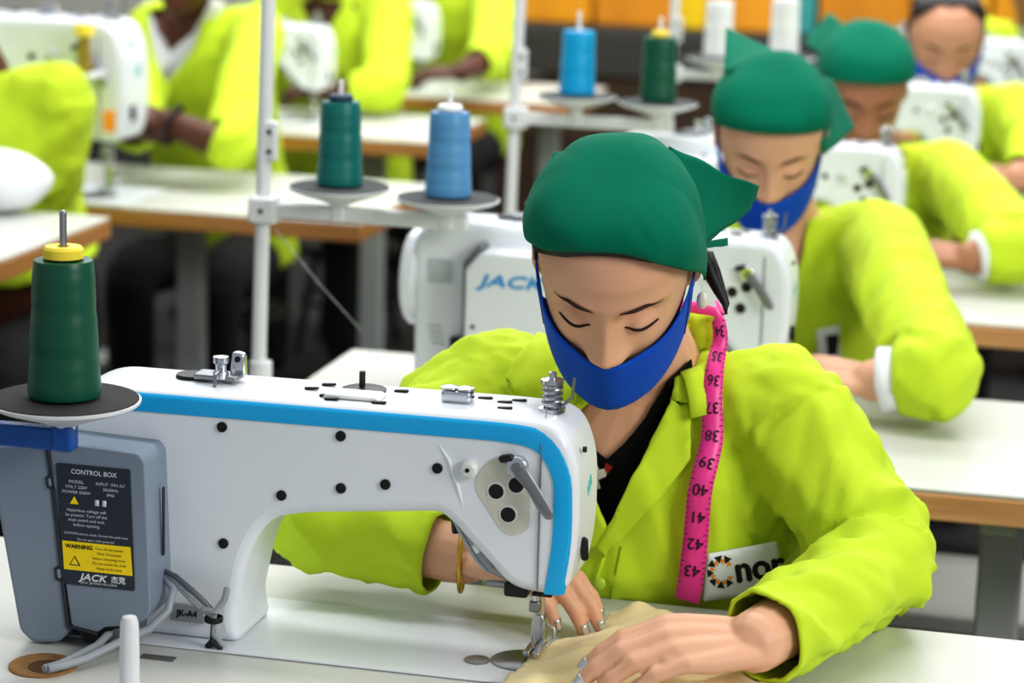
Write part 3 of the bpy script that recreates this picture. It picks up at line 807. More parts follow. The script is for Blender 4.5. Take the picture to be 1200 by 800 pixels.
        if not S.get('mask'):
            lip = mat('lip tone', (120, 62, 58), .45)
            for zc, h in ((-.0575, .0035), (-.0675, .0045)):
                rows = [[onface(-.022+.044*i/12, zc+h*(1-j)*math.sin(PI*(.06+.88*i/12)), .0006) for j in (0, 1, 2)] for i in range(13)]
                part('lip', G().grid(rows), lip, sharp=0)
    # nails
    for i in S.get('nails', ()):
        for tp, d, r, n in tips[i]:
            yv = n.cross(d).normalized(); rows = []
            for a in range(6):
                u = a/5; row = []
                for b in range(7):
                    v = -1+2*b/6; ang = v*1.0
                    row.append(tp+d*(-.0065+.012*u)+n*(r*.80*math.cos(ang)+.0006-.002*u)+yv*(r*.80*math.sin(ang)*(1-.1*u)))
                rows.append(row)
            part('fingernail', G().grid(rows), NAIL if i in S.get('silver', ()) else mat('bare nail', (226, 190, 172), .3), sharp=0, solid=.0006)
    return dict(body=body, jacket=jk, JB=JB, TB=TB, BB=bbw, part=part, Mh=Mh, scarf=sc, hb=hb, base=base, tips=tips, nk=nk, el=el[1], wr=wr[1])
def facehair(front, side, back):
    def e(az):
        c = math.cos(az)
        return side+(front-side)*max(0, c)**.8 if c > 0 else side+(back-side)*(-c)
    return e
V_H = [(672, 480), (690, 470), (760, 440), (800, 405), (806, 440), (790, 490), (760, 550), (735, 600), (711, 640), (700, 600), (684, 545)]
hero = person(dict(hero=True, label='woman sewing cream cloth in front, lime jacket, green headscarf, blue mask', group='sewing workers in lime jackets',
    head=at(722, 304, 2.53), hs=1.06, yaw=.10, pitch=.68, roll=.02, neck=(-.455, 2.580, .988), chest=(-.468, 2.625, .84), pelvis=(-.468, 2.82, .50),
    sh=[(-.622, 2.615, .955), (-.310, 2.605, .965)], el=[(-.785, 2.432, .841), at(1040, 662, 2.60)], wr=[(-.605, 2.404, .824), atz(884, 752, .823)],
    hand=[((1, -.36, .04), (0, -.1, 1), [(.38, .45, .3), (.40, .45, .3), (.44, .45, .3), (.46, .45, .3)], -.10, (.4, .3, .2)),
          ((-1, -.62, .06), (-.1, -.55, 1), [(.34, .40, .2), (.37, .42, .2), (.39, .44, .2), (.40, .46, .2)], -.06, (.35, .2, .2))],
    handscale=.97, skin=SK1, vox=.0024, jvox=.006, wrinkle=.0145, wfreq=17, seed=2.3, vneck=V_H, cuff=(.84, .95),
    sleeve=[.070, .066, .064, .063, .055, .049, .045],
    scarf=lambda az: (lambda c, sd: sd+(.094-sd)*c**.75 if c > 0 else sd+(.05+sd)*c)(math.cos(az), .034-.056*max(0, math.sin(az))), hair_off=.0055, hair_edge=lambda az: .012+(.0865-.012)*max(0, math.cos(az))**.7 if math.cos(az) > 0 else .012+.06*math.cos(az), mask=(-.034, .004, -.116, -.062, 74),
    flaps=[((784, 172, 2.49), (889, 220, 2.60), (878, 247, 2.62), (822, 290, 2.53), V((.0, .0, -.0)), .004), ((690, 174, 2.52), (649, 180, 2.58), (640, 196, 2.58), (634, 240, 2.50), V((0, 0, .004)), .002), ((826, 284, 2.55), (852, 279, 2.60), (852, 288, 2.60), (826, 291, 2.55), V((0, 0, .002)), .001)],
    nails=(0, 1), silver=(0, 1)))

# ---- front woman's clothing details, laid on the jacket
def hero_details(P):
    part, TB, JB, BB, jk, body = P['part'], P['TB'], P['JB'], P['BB'], P['jacket'], P['body']
    # black top in the neck opening
    Q = [(664, 500), (684, 512), (700, 528), (712, 538), (733, 519), (757, 488), (780, 445), (806, 420), (812, 470), (780, 545), (745, 610), (712, 650), (692, 610), (676, 550)]
    sh = part('knit_top', drape(BB, Q, .006, 7), SHIRTK, sharp=0, solid=.002)
    white = mat('white print', (232, 226, 222), .7); red = mat('red print', (150, 24, 34), .7)
    for q, m in (([(690, 545), (700, 538), (704, 548), (714, 546), (712, 556), (703, 560), (706, 570), (697, 572), (694, 560), (686, 556)], white), ([(684, 530), (694, 533), (690, 541), (683, 540)], white), ([(712, 541), (720, 545), (714, 553), (708, 549)], red), ([(680, 520), (688, 524), (700, 536), (696, 539), (686, 530)], red)):
        part('flower_print', drape(BB, q, .0085, 4), m, sh, sharp=0)
    # collar standing round the neck
    nk = P['nk']; rows = []
    for i in range(33):
        a = math.radians(-142+284*i/32); fw = max(0, -math.cos(a)); row = []
        for r, z in ((.066, .004), (.068, .026), (.074, .036), (.083, .030), (.094, .010), (.100, -.008)):
            row.append(V((nk.x+r*1.04*math.sin(a), nk.y+.010+r*.96*math.cos(a)-.006*fw, nk.z+z-.018*fw)))
        rows.append(row)
    part('collar', G().grid(rows), JACKET, jk, sharp=0, solid=.003)
    LAP = dict(sharp=0, solid=.0035)
    part('collar', drape(JB, [(807, 366), (836, 371), (842, 400), (837, 438), (829, 476), (808, 474), (786, 468), (792, 438), (801, 404)], .010, 7), JACKET, jk, **LAP)
    part('lapel', drape(TB, [(786, 466), (797, 476), (807, 473), (810, 538), (790, 562), (765, 590), (736, 622), (708, 650), (699, 640), (716, 608), (738, 565), (762, 517)], .0085, 7), JACKET, jk, **LAP)
    part('lapel', drape(TB, [(668, 480), (684, 528), (699, 580), (716, 626), (710, 650), (690, 640), (664, 585), (646, 520)], .0075, 7), JACKET, jk, **LAP)
    part('collar', drape(JB, [(628, 396), (640, 400), (654, 432), (668, 482), (650, 490), (622, 470), (590, 448), (606, 425)], .009, 7), JACKET, jk, **LAP)
    # placket edge, lapel seam and button
    seam = mat('lime seam shade', (150, 182, 24), .8)
    part('placket', G().tube(drape_pts(TB, [(709, 648), (702, 668), (697, 682), (694, 690)], .005), .0022, 6), JACKET, jk, sharp=0)
    part('button', G().ell(drape_pts(TB, [(703, 680)], .006)[0], (.0075, .004, .0075), None, 16, 8), mat('lime plastic button', (176, 206, 60), .3), jk, sharp=0)
    part('seam', G().tube(drape_pts(TB, [(728, 640), (722, 668), (717, 690), (715, 700)], .0012), .0011, 5), seam, jk, sharp=0)
    # chest patch with ring emblem and lettering
    fit = drape_pts(TB, [(832, 652), (868, 648), (898, 642), (832, 690), (862, 682), (890, 664), (850, 668)], .004)
    cen = sum(fit, V((0, 0, 0)))/len(fit)
    cov = np.array([list(p-cen) for p in fit]); nv = V(np.linalg.svd(cov)[2][2].tolist())
    if nv.dot(CAM-cen) < 0: nv = -nv
    lift = max((p-cen).dot(nv) for p in fit)+.0015
    def on_patch(pts, off):
        o = cen+nv*(lift+off); return [CAM+ray(x, y)*((o-CAM).dot(nv)/ray(x, y).dot(nv)) for x, y in pts]
    vs, fs = tri2d(poly_round([(829, 649), (911, 634), (916, 692), (824, 704)], 3), 8)
    pt = part('name_patch', G().add(on_patch(vs, 0), fs), mat('white patch cloth', (226, 230, 232), .7), jk, sharp=0, solid=.003)
    og, bk = mat('orange print', (238, 150, 30), .6), mat('black print', (16, 16, 18), .6)
    cx, cy = 846, 670; oran, blk = G(), G()
    for i in range(9):
        a = 2*PI*i/9+.25; dx, dy = math.cos(a), math.sin(a)
        tri = [(cx+dx*17-dy*5, cy+dy*19+dx*5), (cx+dx*17+dy*5, cy+dy*19-dx*5), (cx+dx*9, cy+dy*10)]
        if i % 9 not in (0, 8): blk.add(on_patch(tri, .0019), [(0, 1, 2)])
        a += PI/9; dx, dy = math.cos(a), math.sin(a)
        tri = [(cx+dx*14-dy*3.4, cy+dy*15+dx*3.4), (cx+dx*14+dy*3.4, cy+dy*15-dx*3.4), (cx+dx*7, cy+dy*8)]
        if i % 9 not in (8,): oran.add(on_patch(tri, .0018), [(0, 1, 2)])
    vs, fs = text2d('nor', 44, 0, .92); ca, sa = math.cos(-.15), math.sin(-.15)
    for k, (bx, by) in enumerate([(-1.6, 0), (1.6, 0), (0, 1.2), (0, -1.2), (0, 0)]):
        blk.add(on_patch([(890+(x+bx)*ca+(y+by)*sa, 665-(y+by)*ca+(x+bx)*sa) for x, y in vs], .002+.00008*k), fs)
    part('emblem_print', oran, og, pt, sharp=0); part('patch_print', blk, bk, pt, sharp=0)
    # bracelet
    wr, el = V((-.605, 2.404, .824)), V((-.785, 2.43, .825)); d = (wr-el).normalized(); a, b = frame(d); c = wr-d*.004
    part('bangle', G().tube([c+(a*math.cos(t)+b*math.sin(t))*.037+d*.012*math.cos(t) for t in [i*PI/20 for i in range(41)]], .0026, 8, cap=False), mat('brass bangle', (214, 172, 70), .3, metal=.9), sharp=0)
    # loose hair strand and earring by the ear
    for dx, r in ((0, .0065), (7, .0045), (-5, .004)):
        part('hair_strand', G().tube([at(824+dx, 296, 2.58), at(832+dx, 318, 2.575), at(842+dx*.6, 340, 2.57), at(850+dx*.3, 356, 2.565), at(851-dx*.2, 368, 2.56)], [r, r*1.1, r*.9, r*.6, .0008], 8), HAIR, sharp=0)
    part('earring', G().ell(at(823, 352, 2.535), (.006, .004, .009), None, 14, 8), mat('pearl earring', (232, 222, 200), .25), sharp=0)
hero_details(hero)
# measuring tape: hangs from the neck over the chest
def make_tape():
    TB, JB = hero['TB'], hero['JB']
    cl = [(842, 376, 8), (846, 396, 9), (843, 430, 10.5), (836, 470, 12), (828, 515, 13), (821, 560, 14), (815, 605, 14.5), (809, 655, 15), (804, 684, 15), (803, 693, 15)]
    L, R = [], []
    for i in range(60):
        t = i/59*(len(cl)-1); k = min(int(t), len(cl)-2); u = t-k
        x, y, w = (cl[k][j]*(1-u)+cl[k+1][j]*u for j in range(3)); L.append((x-w, y+1)); R.append((x+w, y-1))
    M_ = [((a[0]+b[0])/2, (a[1]+b[1])/2) for a, b in zip(L, R)]
    A, Mm, B = (drape_pts(JB, p, .0165) for p in (L, M_, R))
    def smo(P):
        P = [p.copy() for p in P]
        for _ in range(6): P = [P[0]]+[(P[i-1]+P[i]*2+P[i+1])/4 for i in range(1, len(P)-1)]+[P[-1]]
        return P
    for i in range(22): Mm[i] = Mm[i]+(CAM-Mm[i]).normalized()*.008*(1-i/22)
    Mm = smo(smo(smo(Mm)))
    for i in range(60):
        tn = (Mm[min(59, i+1)]-Mm[max(0, i-1)]).normalized(); vw = (CAM-Mm[i]).normalized()
        lt = tn.cross(vw).normalized(); w_ = float(np.interp(i/59*(len(cl)-1), range(len(cl)), [c_[2] for c_ in cl]))*.00090
        if lt.dot(_r) < 0: lt = -lt
        Mm[i] = Mm[i]+vw*.003; A[i] = Mm[i]-lt*w_; B[i] = Mm[i]+lt*w_
    nk = hero['nk']; wv = (B[0]-A[0])*.5; t0 = Mm[0]; back = []
    way = [t0+V((-.002, .022, .006)), t0+V((-.010, .052, .006)), nk+V((.070, .090, .052)), nk+V((.036, .118, .054)), nk+V((-.036, .120, .054)), nk+V((-.085, .088, .052)), nk+V((-.108, .022, .042))]
    for kq, p in enumerate(way):
        u = min(1, (kq+1)/3); h = (wv*(1-u)*-1+V((0, 0, .012))*u)
        back.append([p+h, p, p-h])
    rows = [[b[2], b[1], b[0]] for b in back[::-1]]+[[a, m, b] for a, m, b in zip(A, Mm, B)]
    o = Mm[30].copy()
    me = G().grid(rows).mesh('measuring_tape'); shift(me, -o)
    tp = link('measuring_tape', me, mat('pink vinyl tape', (236, 62, 152), .4, var=.04, vscale=40), sharp=0, solid=.0012, loc=o)
    tag(tp, "pink measuring tape hanging down the front woman's lime jacket", 'measuring tape')
    gs = []; tk = G()
    def pos(s, lat):
        k = max(0, min(len(Mm)-2, int(s))); u = s-k
        a, m, b = A[k].lerp(A[k+1], u), Mm[k].lerp(Mm[k+1], u), B[k].lerp(B[k+1], u)
        p = m.lerp(b, lat) if lat > 0 else m.lerp(a, -lat)
        n = (B[k]-A[k]).cross(Mm[k+1]-Mm[k]).normalized()
        if n.dot(CAM-p) < 0: n = -n
        return p+n*.0014
    ln = [0]
    for i in range(1, 60): ln.append(ln[-1]+(Mm[i]-Mm[i-1]).length)
    def s_at(d): return float(np.interp(d, ln, range(60)))
    pitch = ln[-1]/10.6
    for i in range(10):
        d0 = pitch*(i+.35)
        vs, fs = text2d(str(34+i), .0175)
        g = G(); gs.append(g)
        g.add([pos(s_at(d0+y), -x/.0128) for x, y in vs], fs)      # digits upside down as it hangs
        for dx in (.0002, -.0002): g.add([pos(s_at(d0+y+dx), -(x+dx*1.5)/.0128) for x, y in vs], fs)
        for j in range(5):
            d1 = pitch*(i+j/5); lat = .35 if j == 0 else .18
            for sd in (-1, 1):
                a, b = s_at(d1), s_at(d1+.0009)
                tk.add([pos(a, sd*.98), pos(a, sd*(1-lat)), pos(b, sd*(1-lat)), pos(b, sd*.98)], [(0, 1, 2, 3)])
    ink = mat('tape print', (70, 14, 60), .6)
    for nm, gg in [('number_print', q) for q in gs]+[('tick_print', tk)]:
        me = gg.mesh(nm, False); shift(me, -o); link(nm, me, ink, tp, sharp=0)
make_tape()

# ================================================================== cream cloth under the hands
def make_cloth():
    ol = [(596, 812), (612, 775), (630, 748), (668, 742), (700, 735), (716, 714), (752, 712), (790, 722), (840, 735), (884, 764), (905, 790), (930, 815), (800, 830)]
    W = [atz(x, y, .775) for x, y in ol]
    vs, fs = tri2d(smooth_poly([(p.x, p.y) for p in W], 4), .006)
    P2 = smooth_poly([(p.x, p.y) for p in W], 4); g = G(); vv = []
    for x, y in vs:
        ed = min((V((x, y))-V(q)).length for q in P2)
        t = min(1, ed/.03)
        h = .004+t*(.006+.007*noise.noise(V((x*14+y*9, y*22, 1.3)))+.006*(1-abs(noise.noise(V((x*20-y*26, y*10, 4.1))))*2.2))
        bump = .016*math.exp(-((x+.40)/.05)**2-((y-2.41)/.03)**2)
        nr = min(1, max(0, ((V((x, y))-V((-.503, 2.285))).length-.018)/.03))
        vv.append(V((x, y, .7651+(max(.0015, h)+bump*t)*nr)))
    g.add(vv, fs); o = V((-.42, 2.26, .7625))
    me = g.mesh('sewing_cloth'); shift(me, -o)
    c = link('sewing_cloth', me, mat('cream cotton cloth', (236, 216, 164), .85, spec=.15, sheen=.2, var=.05, vscale=25, bump=.15, bscale=900), sharp=0, solid=.0012, loc=o, offset=1)
    tag(c, "cream cloth under the front woman's hands at the needle", 'cloth')
    q = tri2d(smooth_poly([(p.x, p.y) for p in (atz(842, 752, .79), atz(880, 762, .79), atz(905, 785, .78), atz(880, 802, .78), atz(850, 790, .785))], 3), .006)
make_cloth()

# ================================================================== tables
def make_table(label, x0, x1, y0, y1, z, legs, hero=False, edge=EDGE, group='white sewing tables with wooden edges', panel=False):
    t = thing('work_table', ((x0+x1)/2, (y0+y1)/2, 0), label, 'table', group); ox, oy = (x0+x1)/2, (y0+y1)/2
    w, d = x1-x0, y1-y0
    top = G().prism([(-w/2, z-.006), (w/2, z-.006), (w/2, z), (-w/2, z)], -d/2, d/2).obj('table_top', TABLETOP, t, bevel=.002)
    G().prism([(-w/2-.001, z-.042), (w/2+.001, z-.042), (w/2+.001, z-.0062), (-w/2-.001, z-.0062)], -d/2-.001, d/2+.001).obj('table_edge', edge, t, bevel=.003)
    for lx in legs:
        lg = G().box((lx-ox, 0, (z-.05)/2+.02), (.06, .045, z-.09)).obj('leg', LEGM, t, bevel=.006)
        G().box((lx-ox, 0, z-.055), (.05, d*.85, .025)).obj('leg_arm', LEGM, lg, bevel=.004)
        G().box((lx-ox, 0, .02), (.06, d*.95, .035)).obj('leg_foot', LEGM, lg, bevel=.006)
    if len(legs) > 1 and edge is EDGE: G().box(((legs[0]+legs[-1])/2-ox, 0, .2), (abs(legs[-1]-legs[0]), .03, .05)).obj('cross_bar', LEGM, t, bevel=.004)
    if hero:
        h = atz(50, 781, z)
        hr = lathe_obj('cable_hole', [(.0001, .0004), (.0265, .0004), (.027, .0012), (.031, .0022), (.033, .0008), (.033, -.004)], mat('cable hole bare wood', (150, 112, 66), .7, var=.3, vscale=60), t, 28, (h.x-ox, h.y-oy, z+.001))
        lathe_obj('hole_shadow', [(.0001, .0), (.018, .0), (.018, .0006), (.0001, .0006)], mat('hole shade brown', (92, 62, 34), .8), hr, 24, (h.x-ox+.005, h.y-oy-.002, z+.0014))  # dark disc paints the shadow inside the hole
        b = atz(152, 832, z)
        lathe_obj('head_rest_post', [(.0001, -.01), (.0095, -.01), (.0092, .06), (.0085, .085), (.0065, .091), (.0001, .093)], PAINTW, t, 20, (b.x-ox, b.y-oy, z))
        s = atz(185, 771, z)
        G().box((s.x-ox, s.y-oy, z+.0006), (.035, .012, .0016)).obj('bed_slot', mat('slot grey', (96, 98, 96), .6), t, bevel=.0005)
    return t
make_table('white table top in front carrying the striped machine and the cream cloth', -1.28, .02, 1.93, 2.508, .76, [-1.1, -.15], True)
make_table("white table with pale wood edge just behind the front woman's elbow", -1.10, .25, 3.08, 3.61, .76, [-.98, atY(1170, 680, 3.3).x])
make_table("white table where the second woman's hand rests, third row back", -1.10, .35, 4.19, 4.71, .76, [-1.0, .12])
make_table('white table of the man with the bare head, at the far right', -.95, .45, 5.32, 5.84, .76, [-.85, .3])
make_table('left table corner with wooden edge behind the front green spool', -3.1, -1.83, 3.90, 4.40, .80, [-2.9, -2.2], edge=EDGE2)
make_table('white table beside the seated worker with a wristwatch, upper left', -2.72, -1.47, 4.87, 5.46, .74, [-2.55, atY(222, 350, 5.15).x], edge=EDGE2)
make_table('white table behind the teal and steel blue spools', -3.0, atz(506, 168, .76).x, 6.02, 6.55, .76, [-2.7, atY(432, 300, 6.25).x], edge=EDGE2)
make_table('farthest white table, where brown hands rest near the pole', -2.9, atz(700, 108, .76).x, 7.0, 7.5, .76, [-2.6, -1.6], edge=EDGE2)

# ================================================================== machines on the other tables
rear = make_machine('white sewing machine with blue brand lettering, left of the front woman', (-.44, 3.40, .76), False); jack_box(rear)
MG = 'lockstitch sewing machines on the work tables'
def mloc(px, py, Y, z=.76):
    """place by the top corner of the head end"""
    p = atY(px, py, Y-.062); return (p.x-.045, Y, z)
dup(rear, mloc(1058, 176, 4.47), 'white sewing machine in front of the woman without a mask')
dup(rear, mloc(1148, 106, 5.60), 'white sewing machine under the chin of the man in a blue mask')
big = dup(rear, (atY(158, 100, 4.98).x-.07, 5.0, .74), 'tall white sewing machine with an orange tag, upper left table'); big.scale = (1.5,)*3
q = atY(99, 85, 4.84); q_olive = q.copy()
sb = G().box((0, .02, -.006), (.05, .09, .010)).obj('spool_shelf', PAINTW, None, bevel=.002); sb.parent = big; sb.location = ((q.x-big.location.x)/1.5, (4.84-5.0)/1.5, (q.z-.74)/1.5); sb.scale = (1/1.5,)*3
dup(rear, (atz(372, 140, .76).x, 6.30, .76), 'pale sewing machine beside the white front pole')
dup(rear, (atz(506, 98, .76).x, 7.22, .76), 'farthest pale sewing machine, between two lime jackets')
dup(rear, mloc(1212, 66, 6.9), 'white sewing machine at the right edge behind the man')
p = atY(128, 142, 4.86)
o = thing('paper_tag', (p.x, p.y, p.z), 'small orange tag hanging on the upper left sewing machine', 'tag')
G().box((0, 0, 0), (.028, .004, .045)).obj('tag_card', mat('orange card', (246, 150, 40), .6), o, bevel=.002)
G().tube([(0, .001, .022), (.002, .003, .05), (0, .012, .07)], .0015, 6).obj('tag_string', LEGM, o)

# ================================================================== thread stands and spools
def make_stand(label, px, Y, zbar, dishes, base_z=.76, top=1.62, bar_m=PAINTW, dish_top=None, bar_end=None, group='thread stands beside the sewing machines'):
    """upright pole at px with one crossbar; dishes = [(x, y, z)] in world"""
    t = thing('thread_stand', (px, Y, base_z+.0008), label, 'thread stand', group); L = lambda x, y, z: V((x-px, y-Y, z-base_z))
    G().tube([(-.004, 0, 0), (.012, 0, top-base_z)], .0105, 14).obj('pole', PAINTW, t)
    lathe_obj('pole_base', [(.0001, 0), (.034, 0), (.034, .008), (.016, .012), (.016, .04), (.0001, .04)], PAINTW, t, 24)
    x1 = bar_end if bar_end is not None else max(d[0] for d in dishes)+.03
    G().box(((x1-px)/2, 0, zbar-base_z), (abs(x1-px), .018, .022)).obj('cross_bar', bar_m, t, bevel=.003)
    jt = G().box((.004, -.002, zbar-base_z), (.040, .034, .038)).obj('joint', PAINTW, t, bevel=.004)
    G().cyl((.004, -.018, zbar-base_z), (.004, -.0205, zbar-base_z), .0036, 10).obj('joint_screw', BLACK, jt)
    cl = G().prism(poly_round([(.004, -.028), (.022, -.028), (.022, .028), (.004, .028)], .004), -.010, .004).obj('clamp_plate', PAINTW, t, loc=(0, 0, zbar-base_z+.098), bevel=.002)
    for dz in (-.014, .014): G().cyl((.013, -.009, dz), (.013, -.0115, dz), .0036, 10).obj('clamp_screw', BLACK, cl)
    G().box((.10, 0, top-base_z-.02), (.34, .014, .014)).obj('guide_arm', PAINTW, t, bevel=.003)
    for x, y, z in dishes:
        d = lathe_obj('spool_dish', [(.0001, -.026), (.012, -.026), (.03, -.019), (.066, -.007), (.072, -.004), (.0725, -.001), (.070, -.0008), (.0001, -.0012)], PAINTW, t, 40, L(x, y, z))
        lathe_obj('dish_dark_top', [(.0001, -.0009), (.0705, -.0009), (.0705, .0004), (.0001, .0006)], dish_top or mat('dish top shade grey', (74, 78, 78), .9), d, 40, L(x, y, z))  # default dark grey paints shade onto the dish top
        G().tube([L(x, y, z-.024), L(x, y, min(z-.034, zbar+.008))], [.012, .009], 14).obj('dish_stem', PAINTW, d)
        G().tube([L(x, y, z), L(x, y, z+S_PIN)], [.0042, .0034], 10, round_caps=True).obj('spool_pin', PIN_M, d)
        G().box(L(x, Y, zbar+.002), (.020, .022, .026)).obj('dish_clamp', bar_m, d, bevel=.003)
    return t
def make_spool(loc, label, m, h=.118, r0=.034, r1=.0275, cap=None, cap_r=.02, cap_h=.012, group='thread spools on the stands'):
    t = thing('thread_spool', loc, label, 'thread spool', group)
    prof = [(.0102, .002), (r0*.985, .002), (r0, .005)]
    N = 26
    for i in range(N+1):
        u = i/N; z = .006+(h-.008)*u; r = r0+(r1-r0)*u+.0002*math.sin(u*37)+.0003*math.sin(u*17)
        prof.append((r, z))
    prof += [(r1*.96, h), (.0102, h+.0005)]
    lathe_obj('wound_thread', prof, m, t, 44, sharp=60)
    lathe_obj('spool_core', [(.0055, 0), (.010, 0), (.010, h+.002), (.0055, h+.002)], PAINTW, t, 20)
    if cap is not None:
        lathe_obj('spool_cap', [(.0056, h+.0022), (cap_r, h+.0022), (cap_r, h+cap_h*.8), (cap_r*.9, h+cap_h), (.0056, h+cap_h)], cap, t, 28)
    return t
S_PIN = .165; PIN_M = STEELD
T_GREEN = thread_mat('dark green thread', (0, 84, 60)); T_TEAL = thread_mat('teal thread', (0, 108, 104)); T_BLUE = thread_mat('steel blue thread', (88, 148, 196)); T_CYAN = thread_mat('bright cyan thread', (0, 160, 214)); T_DKG = thread_mat('bottle green thread', (0, 84, 62)); T_WHITE = thread_mat('white thread', (236, 238, 240)); T_OLIVE = thread_mat('olive thread', (150, 128, 40))
CAPY = mat('yellow spool cone', (246, 222, 70), .5); CAPW = mat('white spool cone', (240, 240, 236), .5); CAPN = mat('navy spool cone', (16, 60, 84), .5)
# front row stand (its pole stands outside the picture on the left)
p1 = atY(62, 466, 2.13)
S_PIN = .178
make_stand('front thread stand, blue bar and black dish at the left edge', -1.17, 2.13, p1.z-.040, [(p1.x+.012, 2.13, p1.z)], bar_m=mat('blue enamel bar', (12, 82, 160), .35), dish_top=mat('black foam pad', (52, 50, 50), .9), bar_end=atY(86, 495, 2.13).x)
make_spool((p1.x+.012, 2.13, p1.z+.0024), 'large dark green thread spool with yellow top on the front black dish', T_GREEN, .132, .0345, .0285, CAPY, .019, .013)
# second row stand
S_PIN = .147; PIN_M = PAINTW
Y2 = 3.3; ps = [atY(398, 219, Y2), atY(525, 232, Y2)]
make_stand('white thread stand pole with two dishes, left of the blue lettered machine', -1.142, Y2, 1.022, [tuple(q) for q in ps])
for q, lab, m, cp in ((ps[0], 'teal thread spool, left one on the stand by the front pole', T_TEAL, CAPN), (ps[1], 'steel blue thread spool with white top on the second dish', T_BLUE, CAPW)):
    make_spool((q.x, q.y, q.z+.0024), lab, m, .118, .0325, .0275, cp, .0175, .010)
# third row
Y3 = 4.40; S_PIN = .15; ps = [atY(676, 112, Y3), atY(771, 120, Y3)]
make_stand('blurred white thread stand behind the front woman, cyan spool on it', -1.038, Y3, 1.036, [tuple(q) for q in ps])
for q, lab, m, cp in ((ps[0], 'bright cyan thread spool on the blurred stand', T_CYAN, None), (ps[1], 'bottle green thread spool with yellow top, right of the cyan spool', T_DKG, CAPY)):
    make_spool((q.x, q.y, q.z+.0024), lab, m, .115, .0325, .0295, cp, .016, .012)
# fourth row
Y4 = 5.5; ps = [atY(841, 68, Y4), atY(918, 66, Y4)]
S_PIN = .11
make_stand("farthest white thread stand, behind the second woman's headscarf", atY(788, 40, Y4).x, Y4, ps[0].z-.04, [tuple(q) for q in ps])
for q, lab in ((ps[0], 'white thread spool left of the second headscarf tip'), (ps[1], 'white thread spool between the two green headscarves')):
    make_spool((q.x, q.y, q.z+.0024), lab, T_WHITE, .125, .0325, .030)
# loose thread from the second row stand down to its machine
a, b, c = V((-1.112, 3.272, 1.0)), at(372, 330, 3.42), at(424, 388, 3.42)
th = G().tube([a, b, c], .0007, 5); me = th.mesh('thread_line'); shift(me, -c)
tag(link('thread_line', me, mat('pale loose thread', (170, 172, 170), .8), sharp=0, loc=c), 'thin pale thread slanting down from the white stand pole', 'thread')
# spool standing on the upper left machine
make_spool((q_olive.x, 4.84, q_olive.z), 'olive thread spool with yellow top standing on the upper left machine', T_OLIVE, .075, .016, .013, CAPY, .021, .026)

# ================================================================== the other workers
WG = 'sewing workers in lime jackets'
def worker(px, py, d, label, sk, elR, wrR, handR, elL=None, wrL=None, hs=1.06, off=(0, .13, -.147), shw=.157, **k):
    h = at(px, py, d); nk = h+V(off)
    def lift(a, zm):
        d_ = a[2]; q = at(*a)
        while q.z < zm and d_ > a[2]-.6: d_ -= .01; q = at(a[0], a[1], d_)
        return q
    tz = k.pop('tz', .76)
    shL, shR = nk+V((-shw, .035, -.034)), nk+V((shw, .03, -.03))
    eL = lift(elL, tz+.075) if elL else shL+V((-.07, -.10, -.14)); wL = lift(wrL, tz+.06) if wrL else eL+V((.10, .0, .02)); eL.z = max(eL.z, tz+.08); wL.z = max(wL.z, tz+.095)
    S = dict(head=h, hs=hs, yaw=.1, pitch=.62, neck=nk, chest=nk+V((-.01, .045, -.148)), pelvis=V((nk.x-.01, nk.y+.22, .50)), sh=[shL, shR], el=[eL, lift(elR, tz+.078)], wr=[wL, lift(wrR, tz+.062)],
        hand=[((1, .25, .0), (0, .1, 1), [(.2, .25, .2)]*4, .15), handR], skin=sk, label=label, group=WG)
    S.update(k); return person(S)
HAND_IN = ((-1, .12, .02), (-.1, -.4, 1), [(.25, .35, .25), (.28, .4, .25), (.3, .4, .25), (.32, .42, .25)], .25)
scarfE = lambda f: (lambda az: .032+(f-.032)*max(0, math.cos(az))**.75 if math.cos(az) > 0 else .032+.08*math.cos(az))
hairE = lambda az: .012+(.070-.012)*max(0, math.cos(az))**.7 if math.cos(az) > 0 else .012+.06*math.cos(az)
w2 = worker(903, 160, 3.78, 'woman behind the front one, green headscarf with tied points, blue mask', SK1, (1098, 440, 3.72), (1022, 446, 3.66), HAND_IN, scarf=scarfE(.082), hair_edge=None, mask=(-.034, .004, -.116, -.062, 74), seed=5.1, vox=.004, jvox=.009,
    pitch=.60, yaw=.16, cuff=(.8, .62), vneck=[(866, 262), (905, 275), (950, 240), (940, 300), (925, 370), (900, 330)],
    flaps=[((848, 84, 3.72), (851, 32, 3.84), (905, 58, 3.84), (900, 72, 3.72), V((0, 0, 0)), .003), ((938, 88, 3.72), (975, 92, 3.90), (1002, 150, 3.92), (966, 182, 3.74), V((0, 0, 0)), .004)])
w3 = worker(1012, 104, 4.82, 'woman with green headscarf and bare brown face, third from the front', SK3, (1196, 292, 4.86), (1136, 302, 4.78), HAND_IN, scarf=scarfE(.078), hair_edge=None, seed=7.7, vox=.0055, yaw=.22, pitch=.55, cuff=(.8, .8), hs=1.08,
    flaps=[((962, 62, 4.8), (942, 52, 4.9), (972, 14, 4.9), (990, 30, 4.8), V((0, 0, 0)), .003)], vneck=[(1000, 180), (1060, 172), (1050, 230), (1030, 260)])
m4 = worker(1108, 45, 5.75, 'bareheaded man with short dark hair and blue mask at the back right', SK2, (1222, 195, 5.9), (1188, 208, 5.72), HAND_IN, male=True, hair_edge=lambda az: .012+(.104-.012)*min(1, max(0, math.cos(az))*1.25)**.6 if math.cos(az) > 0 else .012+.06*math.cos(az), hair_off=.0035, mask=(-.030, .004, -.116, -.062, 74), seed=9.2, vox=.0065, hs=1.13, pitch=.5, yaw=.15, vneck=[(1080, 112), (1140, 112), (1110, 160)])
